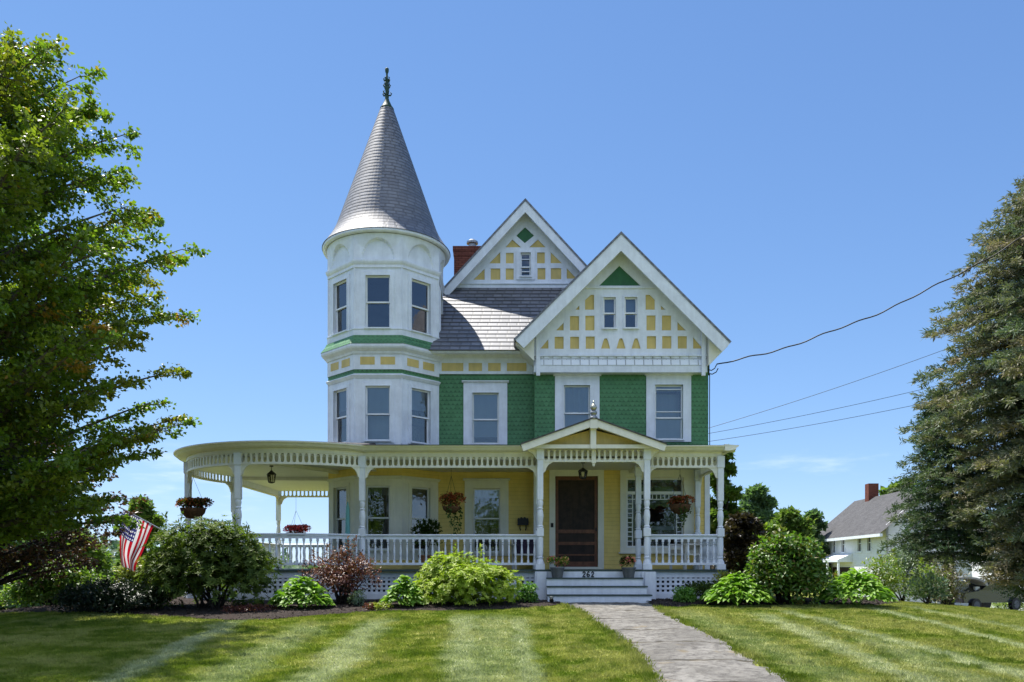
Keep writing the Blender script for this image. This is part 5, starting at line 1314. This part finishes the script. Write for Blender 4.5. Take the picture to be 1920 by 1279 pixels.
# wood on the far hills
n = 60000; xx = (RNG.random(n) * 2 - 1) * 330; yy = 190 + 60 * RNG.random(n); hh = 9 + 3.5 * np.sin(xx * .05) + 2.5 * np.sin(xx * .17 + 1) + 2 * np.sin(xx * .41)
gz = np.array([ground_z(a, b) for a, b in zip(xx, yy)]); zz = gz + hh * (1.02 - RNG.random(n) ** 1.5 * .98)
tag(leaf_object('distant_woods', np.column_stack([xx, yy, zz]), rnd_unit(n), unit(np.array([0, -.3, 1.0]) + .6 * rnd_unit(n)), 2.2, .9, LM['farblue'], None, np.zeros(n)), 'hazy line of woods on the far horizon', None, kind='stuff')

# ================================================================== OTHER THINGS
# flowers in hanging baskets and planters
def petals(name): return {'red': leaf_mat('red petal', (.42, .05, .03), (.62, .14, .05), transl=.3), 'pink': leaf_mat('pink petal', (.60, .05, .17), (.85, .16, .32), transl=.4), 'orange': leaf_mat('orange leaf', (.16, .03, .02), (.52, .13, .035), transl=.3), 'mix': leaf_mat('mixed petal', (.70, .04, .20), (.85, .70, .20), transl=.4)}[name]
PET = {k: petals(k) for k in ('red', 'pink', 'orange', 'mix')}
def basket(px, yrim, Y, rad, depth, label, zhook, pet, leafm, nf, trail, fw=1.35, fh=.3, chainr=.004, bloom=.6):
    x, z = PX(px, Y), PZ(yrim, Y); r = empty('hanging_basket', (x, Y, z - depth), label, 'hanging basket', 'hanging flower baskets on the porch')
    m = MB(); m.lathe((x, Y, z), [(.02, -depth), (rad * .55, -depth * .9), (rad * .9, -depth * .45), (rad, 0), (rad * .93, 0), (rad * .8, -depth * .3)], 16); m.build('basket', M['coir'], r, smooth=True)
    for k in range(3):
        t = k * 2.094 + .5; m = MB(); m.tube([(x + math.cos(t) * rad, Y + math.sin(t) * rad, z), (x, Y, min(zhook, z + .75)), (x, Y, zhook)], chainr, 4); m.build('chain', M['black'], r)
    n = nf; blobs = [(x + math.cos(k_ * 2.4) * rad * fw * .4 * (k_ / 9) ** .5, Y + math.sin(k_ * 2.4) * rad * fw * .4 * (k_ / 9) ** .5, z + fh * (.20 + .3 * ((k_ * .37) % 1)), rad * .62, rad * .62, fh * .5) for k_ in range(9)]
    c, o = blob_points(blobs, n, .4)
    leaf_object('foliage', c, unit(o + .8 * rnd_unit(n)), unit(np.array([0, 0, 1.0]) + .7 * rnd_unit(n)), .06, .02, LM[leafm], r, np.zeros(n))
    k = int(n * bloom); c, o = blob_points(blobs, k, .75)
    leaf_object('blossom', c, unit(o + .8 * rnd_unit(k)), unit(np.array([0, 0, 1.0]) + o + .7 * rnd_unit(k)), .055, .024, PET[pet], r)
    if trail:
        cs = []; m = MB()
        for q in range(6):
            t = RNG.random() * 3.4 - 1.9; L = trail * (.35 + .65 * RNG.random()); a = Vector((x + math.cos(t) * rad, Y + math.sin(t) * rad * .8, z)); bpt = Vector((x + math.cos(t) * rad * (.4 + .4 * RNG.random()) , Y + math.sin(t) * rad * .9, z - L))
            pl_ = bez(a, a.lerp(bpt, .5) + Vector((math.cos(t) * .1, 0, 0)), bpt, 6); m.tube(pl_, .004, 4)
            for p in pl_: cs += [np.array(p) + RNG.normal(size=3) * .035 for _ in range(4)]
        m.build('vine', LM[leafm], r); cs = np.array(cs); n = len(cs)
        leaf_object('trailing_foliage', cs, unit(rnd_unit(n) + np.array([0, 0, -.5])), unit(rnd_unit(n) + np.array([0, -.4, .6])), .07, .026, LM[leafm], r, np.zeros(n))
basket(846, 950, 19.6, .22, .16, 'hanging basket of red and orange foliage with trailing vines before the yellow wall', ZC, 'orange', 'rhodo', 420, .70, 2.5, .34, bloom=1.6)
basket(1275, 946, 19.7, .27, .24, 'hanging basket with orange flowers and trailing greenery in front of the big window', ZC, 'orange', 'rhodo', 360, .62, 1.9, .2, bloom=1.4)
basket(362, 953, 19.4, .30, .26, 'shaded hanging basket with dark flowers at the left end of the round porch', 3.25, 'orange', 'rhodo', 1500, .0, 2.2, .24)
basket(555, 999, 27.0, .34, .16, 'hanging basket overflowing with pink flowers above the far railing', 3.3, 'pink', 'plum', 900, .0, 2.0, .26, bloom=1.6)
def planter(px, Y, zb, h, rad, label, pet, leafm):
    x = PX(px, Y); r = empty('flower_planter', (x, Y, zb), label, 'planter', 'flower pots on the porch steps')
    m = MB(); m.lathe((x, Y, zb), [(rad * .72, 0), (rad * .95, h * .85), (rad * 1.05, h * .86), (rad * 1.05, h), (rad * .9, h), (rad * .85, h * .8)], 16); m.build('pot', M['greypot'], r, smooth=False)
    n = 420; blobs = [(x + (RNG.random() - .5) * rad * 2.0, Y + (RNG.random() - .5) * rad * 1.2, zb + h + .05 + .10 * RNG.random(), rad * .62, rad * .6, .09) for _ in range(6)]
    c, o = blob_points(blobs, n, .4); leaf_object('foliage', c, unit(o + .8 * rnd_unit(n)), unit(np.array([0, 0, 1.0]) + .7 * rnd_unit(n)), .07, .016, LM[leafm], r, np.zeros(n))
    k = 190; c, o = blob_points(blobs, k, .95); leaf_object('blossom', c, unit(o + .8 * rnd_unit(k)), unit(np.array([0, -.3, 1.0]) + o + .5 * rnd_unit(k)), .05, .024, PET[pet], r)
planter(1045, 18.58, .638, .24, .165, 'grey pot of pink and yellow flowers at the left end of the top step', 'mix', 'mid')
planter(1179, 18.58, .638, .24, .165, 'grey pot of dark foliage and pale flowers at the right end of the top step', 'mix', 'rhodo')
# leafy pot plant on the porch
Y = 20.3; x = PX(797, Y); r = empty('potted_plant', (x, Y, ZD), 'bushy dark green potted plant beside the right bay window', 'plant')
m = MB(); m.lathe((x, Y, ZD), [(.12, 0), (.17, .32), (.19, .33), (.19, .36), (.15, .36)], 14); m.build('pot', M['terracotta'], r)
n = 420; c, o = blob_points([(x + .06, Y, ZD + .72, .30, .26, .30), (x - .1, Y, ZD + .95, .22, .2, .25), (x + .18, Y, ZD + 1.0, .18, .2, .2)], n, .4)
leaf_object('foliage', c, unit(o + .7 * rnd_unit(n)), unit(np.array([0, 0, 1.0]) + .6 * rnd_unit(n)), .13, .035, LM['rhodo'], r, np.zeros(n))
m = MB(); [m.tube([(x, Y, ZD + .33), (x + q * .5, Y, ZD + .6), (x + q, Y + q * .3, ZD + .95)], [.012, .009, .005], 5) for q in (-.12, 0, .1, .2)]; m.build('stem', BK['dark'], r)
# small garden spotlight by the steps
g_ = G(1034, 1134); r = empty('garden_light', g_, 'small dark garden spotlight on a spike left of the steps', 'garden light')
m = MB(); m.tube([g_ + Vector((0, 0, -.1)), g_ + Vector((0, 0, .10))], .012, 6); m.build('spike', M['black'], r)
m = MB(); m.tube([g_ + Vector((0, -.05, .09)), g_ + Vector((0, .05, .15))], [.05, .035], 10); m.build('lamp_head', M['black'], r)
m = MB(); m.lathe(g_, [(.045, .145), (.045, .175), (.02, .185)], 10); m.build('lamp_cap', M['zinc'], r)

# flag on an angled pole fixed to the round porch
base_, tip_ = P(338, 1012, 20.0), P(224, 951, 18.8)
r = empty('flag', base_, 'red white and blue striped flag hanging from an angled pole by the round porch', 'flag')
m = MB(); m.tube([base_, tip_], .016, 8); m.lathe(tip_, [(.005, -.03), (.03, -.01), (.03, .02), (.005, .04)], 8); m.build('flagpole', M['white'], r)
m_, nt, out = new_mat('flag cloth'); t = NT(nt); uv = t.n('ShaderNodeSeparateXYZ'); t.put(uv.inputs[0], t.coord('UV')); u_, v_ = uv.outputs[0], uv.outputs[1]
st = t.math('MODULO', t.math('FLOOR', t.math('MULTIPLY', v_, 13.0)), 2.0); c = t.mix(st, (.50, .012, .025), (.80, .78, .76))
can = t.math('MULTIPLY', t.math('LESS_THAN', u_, .40), t.math('LESS_THAN', v_, 7 / 13))
fx = t.math('SUBTRACT', t.math('FRACT', t.math('MULTIPLY', u_, 15)), .5); fy = t.math('SUBTRACT', t.math('FRACT', t.math('MULTIPLY', v_, 9 * 13 / 7)), .5)
star = t.math('LESS_THAN', t.math('ADD', t.math('MULTIPLY', fx, fx), t.math('MULTIPLY', fy, fy)), .07)
c = t.mix(can, c, t.mix(star, (.04, .04, .16), (.75, .75, .78)))
tr = t.n('ShaderNodeBsdfTranslucent'); t.put(tr.inputs[0], c); mx = t.n('ShaderNodeMixShader'); mx.inputs[0].default_value = .5
t.put(mx.inputs[1], t.bsdf(c, .7, .2)); t.put(mx.inputs[2], tr.outputs[0]); t.put(out.inputs[0], mx.outputs[0]); M['flag'] = m_
NV, NU = 36, 30; V = []; UV = []
pole = lambda f: tip_.lerp(base_, .06 + .50 * f)
for j in range(NU + 1):
    u = j / NU
    for i in range(NV + 1):
        v = i / NV; top = pole(v); end = P(222 + 27 * v, 1060 + 12 * v, 19.0); s = u ** .9
        bow = Vector((-.05 * math.sin(u * math.pi) * (1 - v * .4), 0, -.10 * math.sin(u * math.pi) * v))
        if u > .72: end = end + Vector((.22 * (u - .72), 0, 0))
        fold = .07 * math.sin(v * 11 + u * 2.5) * u ** .6 + .03 * math.sin(v * 5 - u * 7)
        p = top.lerp(end, s) + bow + Vector((.02 * math.sin(v * 11) * u, fold, 0)); V.append(p - base_); UV.append((u, v))
Fc = [(j * (NV + 1) + i, j * (NV + 1) + i + 1, (j + 1) * (NV + 1) + i + 1, (j + 1) * (NV + 1) + i) for j in range(NU) for i in range(NV)]
me = bpy.data.meshes.new('flag_cloth'); me.from_pydata(V, [], Fc); ul = me.uv_layers.new(name='UVMap'); ul.data.foreach_set('uv', [k for f in Fc for q in f for k in UV[q]]); me.polygons.foreach_set('use_smooth', [True] * len(Fc)); me.update()
link_mesh('flag_cloth', me, M['flag'], r)

# wires
def wire(label, a, b, sag, rad, twist=False):
    n = 60; pts = []
    for i in range(n + 1):
        f = i / n; p = a.lerp(b, f) - Vector((0, 0, sag * 4 * f * (1 - f)))
        if twist: p += Vector((0, .02 * math.sin(f * 60), .018 * math.cos(f * 60) + .02 * math.sin(f * 23)))
        pts.append(p)
    m = MB(); m.tube(pts, rad, 6); o = m.build('overhead_wire', M['black'], None, smooth=True); return tag(o, label, 'wire', 'overhead wires running to the house')
a = Vector((XR + .21, YW - .05, PZ(685, YW)))
wire('thick twisted service cable rising from the wing corner over the right trees', a, P(2030, 372, 19), .55, .017, True)
for lab, y0, y1, Yb in (('upper thin wire below the thick cable at right', 830, 560, 24), ('middle thin wire at right of the house', 829, 655, 27), ('lowest thin wire at right of the house', 841, 690, 26)):
    wire(lab, P(1232, y0, 29), P(2020, y1, Yb), .22, .008)

# white farmhouse on the right
M['fwhite'] = paint('white farmhouse clapboard', (.76, .77, .80), .6, .08, clap=.14)
def pt_(px, Y): return Vector((PX(px, Y), Y, 0))
cA = pt_(1662, 62); cB = pt_(1535, 78)                 # front wall, near corner and far corner
u = (cA - cB).normalized(); L = (cA - cB).length; nrm = Vector((u.y, -u.x, 0))
if nrm.dot(Vector((0, 0, 0)) - cA) < 0: nrm = -nrm
gz = ground_z(cA.x, cA.y); ze_ = PZ(984, 62)
fh = empty('farmhouse', (cA.x, cA.y, gz), 'white two storey farmhouse with grey gabled roof and red chimney', 'house')
ff = Frame(cB, u, nrm); D2 = 7.4; RS = .86
sidef = Frame(cA, -nrm, u)                           # gable end, runs back from the near corner
m = MB()
wins = [(f, ) for f in (.27, .42, .66, .79)]
wz1, wz0 = ze_ - .6, ze_ - 1.95
hol = [rect(L * f - .38, L * f + .38, wz0, wz1) for (f,) in wins]
m.plate(ff, rect(0, L, gz - 1.5, ze_), hol, 0, -.15)
hol2 = [rect(c - .45, c + .45, z0, z0 + 1.35) for c in (2.2, 5.2) for z0 in (wz0, gz + .9)]
m.plate(sidef, [(0, gz - 1.5), (D2, gz - 1.5), (D2, ze_), (D2 / 2, ze_ + D2 / 2 * RS), (0, ze_)], hol2, 0, -.15)
pb = cB - nrm * D2; pa = cA - nrm * D2
for (p, q) in ((cB, pb), (pb, pa)): m.face([Vector((p.x, p.y, gz - 1.5)), Vector((q.x, q.y, gz - 1.5)), Vector((q.x, q.y, ze_)), Vector((p.x, p.y, ze_))])
m.face([Vector((cB.x, cB.y, ze_)), Vector((pb.x, pb.y, ze_)), Vector(((cB.x + pb.x) / 2, (cB.y + pb.y) / 2, ze_ + D2 / 2 * RS))])
m.build('wall', M['fwhite'], fh, merge=False)
def rpt(a, b, z): v = cB + u * a - nrm * b; return Vector((v.x, v.y, z))
m = MB(); rz = ze_ + D2 / 2 * RS; oh = .8
for t_ in (0,):
    m.face([rpt(-oh, -oh, ze_ - oh * RS), rpt(L + oh, -oh, ze_ - oh * RS), rpt(L + oh, D2 / 2, rz), rpt(-oh, D2 / 2, rz)])
    m.face([rpt(-oh, D2 + oh, ze_ - oh * RS), rpt(L + oh, D2 + oh, ze_ - oh * RS), rpt(L + oh, D2 / 2, rz), rpt(-oh, D2 / 2, rz)])
rf = m.build('roof', M['asphaltroof'], fh, merge=False)
m = MB(); m.loft([[rpt(-oh, -oh - .02, ze_ - oh * RS - q) for q in (.25, .02)] + [rpt(-oh, -oh + .2, ze_ - oh * RS - q) for q in (.02, .25)], [rpt(L + oh, -oh - .02, ze_ - oh * RS - q) for q in (.25, .02)] + [rpt(L + oh, -oh + .2, ze_ - oh * RS - q) for q in (.02, .25)]], caps=True); m.build('eave_board', M['white'], fh)
ca = L * .22; m = MB(); zc = rz - .8
q = [rpt(ca - .45, D2 / 2 - .45, 0), rpt(ca + .45, D2 / 2 - .45, 0), rpt(ca + .45, D2 / 2 + .45, 0), rpt(ca - .45, D2 / 2 + .45, 0)]
m.loft([[Vector((p.x, p.y, zz)) for p in q] for zz in (zc, rz + 1.25)], caps=True); m.build('chimney', M['brick'], rf)
def small_win(fr, a0, a1, z0, z1):
    m = MB()
    for bx in ((a0 - .12, a0, z0 - .12, z1 + .12), (a1, a1 + .12, z0 - .12, z1 + .12), (a0, a1, z1, z1 + .12), (a0 - .15, a1 + .15, z0 - .16, z0)): m.fbox(fr, *bx, -.01, .06)
    m.fbox(fr, a0, a1, (z0 + z1) / 2 - .03, (z0 + z1) / 2 + .03, -.1, -.06)
    w_ = m.build('window', M['white'], fh); m = MB(); m.fbox(fr, a0, a1, z0, z1, -.14, -.11); m.build('pane', M['farglass'], w_)
m_, nt, out = new_mat('far window glass'); t = NT(nt); t.put(out.inputs[0], t.bsdf((.03, .035, .045), .08, .6)); M['farglass'] = m_
for h_ in hol: small_win(ff, h_[0][0], h_[1][0], h_[0][1], h_[2][1])
for h_ in hol2: small_win(sidef, h_[0][0], h_[1][0], h_[0][1], h_[2][1])
# entrance hood of the farmhouse on two posts
m = MB(); a0, a1 = L * .20, L * .56; zp = ze_ - 2.1
m.loft([[ff.pt(a0, zp, 0), ff.pt(a0 - .1, zp - .55, 1.3), ff.pt(a0 - .1, zp - .75, 1.3), ff.pt(a0, zp - .75, 0)], [ff.pt(a1, zp, 0), ff.pt(a1 + .1, zp - .55, 1.3), ff.pt(a1 + .1, zp - .75, 1.3), ff.pt(a1, zp - .75, 0)]], caps=True); m.build('entrance_hood', M['white'], fh)
for a in (a0 + .1, (a0 + a1) / 2, a1 - .1): m = MB(); m.fbox(ff, a - .1, a + .1, gz - 1.2, zp - .75, 1.1, 1.25); m.build('porch_post', M['white'], fh)
m = MB(); m.fbox(ff, a0 + .9, a1 - .6, gz - 1.0, zp - 1.2, .01, .05); m.build('door', M['screen'], fh)
# long rear ell of the farmhouse, seen between the hemlock branches
el = Frame(cA - nrm * 5.0 + u * .02, u, nrm); EL_ = 17.0
m = MB(); hol3 = [rect(c - .45, c + .45, gz + .6, gz + 1.9) for c in (3.5, 6.5, 10, 14)]
m.plate(el, rect(.0, EL_, gz - 2, ze_ - .9), hol3, 0, -.15); m.build('wall', M['fwhite'], fh, merge=False)
for h_ in hol3: small_win(el, h_[0][0], h_[1][0], h_[0][1], h_[2][1])
m = MB(); m.face([el.pt(-.0, ze_ - 1.05, .4), el.pt(EL_ + .4, ze_ - 1.05, .4), el.pt(EL_ + .4, ze_ + 1.2, -3.4), el.pt(0, ze_ + 1.2, -3.4)]); m.build('roof', M['asphaltroof'], fh, merge=False)

# grey roofed house low on the left
def small_house(px, Y, top, w, label, rz):
    x = PX(px, Y); zr = PZ(top, Y); gz = ground_z(x, Y); r = empty('cottage', (0, 0, 0), label, 'house'); hw_ = w / 2; d = 4.5; ze2 = zr - 2.0
    m = MB(); z0 = gz - 1
    m.plate(Frame((0, -d, 0), (1, 0, 0), (0, -1, 0)), [(-hw_, z0), (hw_, z0), (hw_, ze2), (0, zr - .1), (-hw_, ze2)], [rect(-.9, .9, ze2 - 1.6, ze2 - .4)], 0, -.1)
    m.box(-hw_, -hw_ + .1, -d, d, z0, ze2); m.box(hw_ - .1, hw_, -d, d, z0, ze2); m.box(-hw_ + .1, hw_ - .1, d - .1, d, z0, ze2); m.build('wall', M['fwhite'], r, merge=False)
    m = MB(); prism(m, chevron(0, zr, -hw_ - .4, hw_ + .4, (zr - ze2) / hw_, .12), -d - .4, d + .4); m.build('roof', M['greyroof'], r)
    m = MB(); m.box(-.9, .9, -d + .08, -d + .10, ze2 - 1.6, ze2 - .4); m.build('window', M['farglass'], r)
    r.location = (x, Y, 0); r.rotation_euler.z = rz
M['greyroof'] = paint('pale grey roof', (.30, .30, .31), .8, .15)
small_house(190, 58, 1064, 5.2, 'small grey roofed cottage far behind the left shrubs', R(38))

# dark car on the driveway, mostly behind the hemlock
def car(x, y, rz, label):
    r = empty('parked_car', (0, 0, 0), label, 'car'); paint_m = M['carpaint']
    prof = [(-2.25, .45), (-2.3, .75), (-2.15, .95), (-1.25, 1.03), (-.55, 1.5), (.9, 1.56), (1.75, 1.12), (2.2, 1.02), (2.3, .7), (2.25, .42)]
    m = MB(); m.loft([[Vector((px_, s * w_, z_)) for px_, z_ in prof] for s, w_ in ((-1, .78), (-1, .88), (1, .88), (1, .78))], caps=True); m.build('body', paint_m, r)
    m = MB()
    for s in (-1, 1):
        q = [(-1.05, 1.08), (-.5, 1.42), (.85, 1.47), (1.45, 1.10)]; m.face([Vector((a, s * .885, b)) for a, b in q])
    m.build('side_window', M['farglass'], r, merge=False)
    for wx in (-1.42, 1.42):
        for s in (-1, 1):
            m = MB(); m.tube([(wx, s * .70, .33), (wx, s * .91, .33)], .33, 18); w_ = m.build('wheel', M['black'], r); m = MB(); m.tube([(wx, s * .90, .33), (wx, s * .925, .33)], .2, 14); m.build('rim', M['greypot'], w_)
    for s in (-1, 1): m = MB(); m.box(-2.31, -2.2, s * .62 - .16, s * .62 + .16, .68, .82); m.build('headlight', M['zinc'], r)
    r.location = (x, y, ground_z(x, y) + .045); r.rotation_euler.z = rz
m_, nt, out = new_mat('dark car paint'); t = NT(nt); t.put(out.inputs[0], t.bsdf((.02, .025, .04), .25, .6, Coat_Weight=.6)); M['carpaint'] = m_
car(PX(1838, 41), 41, R(22), 'dark parked car on the driveway behind the hemlock branches')
# small white garden shelter with an arched hood
Y = 40; x = PX(1803, Y); gz = ground_z(x, Y)
r = empty('garden_shelter', (x, Y, gz), 'small white garden shelter with arched grey hood beside the parked car', 'shelter')
m = MB(); 
for s in (-1, 1): m.box(x + s * .75 - .1, x + s * .75 + .1, Y - .1, Y + .1, gz, PZ(1100, Y))
m.build('post', M['white'], r)
m = MB(); zt_ = PZ(1098, Y); ring = lambda yy: [Vector((x + 1.05 * math.cos(t), yy, zt_ + .45 * math.sin(t))) for t in np.linspace(0, math.pi, 12)] + [Vector((x + .92 * math.cos(t), yy, zt_ + .36 * math.sin(t))) for t in np.linspace(math.pi, 0, 12)]
m.loft([ring(Y - .5), ring(Y + .9)], caps=True); m.build('arched_hood', M['greyroof'], r)
m = MB(); m.box(x - .65, x + .65, Y + .5, Y + .6, gz + .4, zt_ + .2); m.build('back_panel', M['fwhite'], r)

# ================================================================== LIGHT, SKY, CAMERA
SUN_AZ_BACK = 46.0; ELEV = 64.2           # sun to the left, a little behind the house
sx, sy, sz = -math.cos(R(ELEV)) * math.cos(R(SUN_AZ_BACK)), math.cos(R(ELEV)) * math.sin(R(SUN_AZ_BACK)), math.sin(R(ELEV))
ld = bpy.data.lights.new('sun', 'SUN'); ld.energy = 4.5; ld.angle = R(.53); ld.color = (1.0, .955, .88)
lo = bpy.data.objects.new('sun', ld); COL.objects.link(lo); lo.rotation_euler = Vector((sx, sy, sz)).to_track_quat('Z', 'Y').to_euler(); lo.location = (-20, 10, 40)
w = bpy.data.worlds.new('World'); SC.world = w; w.use_nodes = True; nt = w.node_tree; nt.nodes.clear(); t = NT(nt)
sky = t.n('ShaderNodeTexSky'); sky.sky_type = 'NISHITA'; sky.sun_disc = False; sky.sun_elevation = R(ELEV); sky.sun_rotation = math.atan2(sx, sy); sky.altitude = 100; sky.air_density = 0.7; sky.dust_density = 0.0; sky.ozone_density = 4.0
bg = t.n('ShaderNodeBackground'); bg.inputs['Strength'].default_value = .15
c = t.mix(1.0, sky.outputs[0], (.162, .18, .198), 'MULTIPLY'); c = t.mix(1.0, c, t.mix(1.0, c, (1, 1, 1), 'ADD'), 'DIVIDE'); c = t.mix(1.0, c, (.72 / .15, .81 / .15, .98 / .15), 'MULTIPLY')
vd = t.coord('Generated'); sp = t.n('ShaderNodeSeparateXYZ'); t.put(sp.inputs[0], vd)                     # a few thin clouds low over the horizon
cl = t.noise(t.scaled(vd, 3.0, 3.0, 16.0), 2.2, 6.0, .6); cm_ = t.math('MULTIPLY', t.ramp(cl, .52, .78), t.math('MULTIPLY', t.ramp(sp.outputs[2], .0, .03), t.ramp(sp.outputs[2], .10, .17, 1.0, 0.0)))
c = t.mix(t.math('MULTIPLY', cm_, .30), c, (4.6, 4.9, 5.6))
fill_cloud = t.noise(t.scaled(vd, 1.0, 1.0, 1.6), 2.3, 7.0, .55)                                  # unseen bright clouds added behind the camera as fill light for the facade
fill_cloud = t.math('MULTIPLY', t.ramp(fill_cloud, .40, .60), t.math('MULTIPLY', t.ramp(sp.outputs[1], -.45, -.10, 1.0, 0.0), t.ramp(sp.outputs[2], .34, .50)))
c = t.mix(fill_cloud, c, (6.4, 6.7, 7.4)); t.put(bg.inputs[0], c); o_ = t.n('ShaderNodeOutputWorld'); t.put(o_.inputs[0], bg.outputs[0])
cd = bpy.data.cameras.new('camera'); cam = bpy.data.objects.new('camera', cd); COL.objects.link(cam); cam.location = (0, 0, EYE); cam.rotation_euler = (R(90), 0, 0)
cd.sensor_width = 36; cd.lens = 36 * F / 1920; cd.shift_y = (HY - 639.5) / 1920; cd.clip_end = 2000; SC.camera = cam
SC.view_settings.view_transform = 'Standard'; SC.view_settings.look = 'None'; SC.view_settings.exposure = 0.98; SC.view_settings.gamma = 1
SC.cycles.max_bounces = 8; SC.cycles.transparent_max_bounces = 12; SC.cycles.diffuse_bounces = 4; SC.cycles.caustics_reflective = False; SC.cycles.caustics_refractive = False
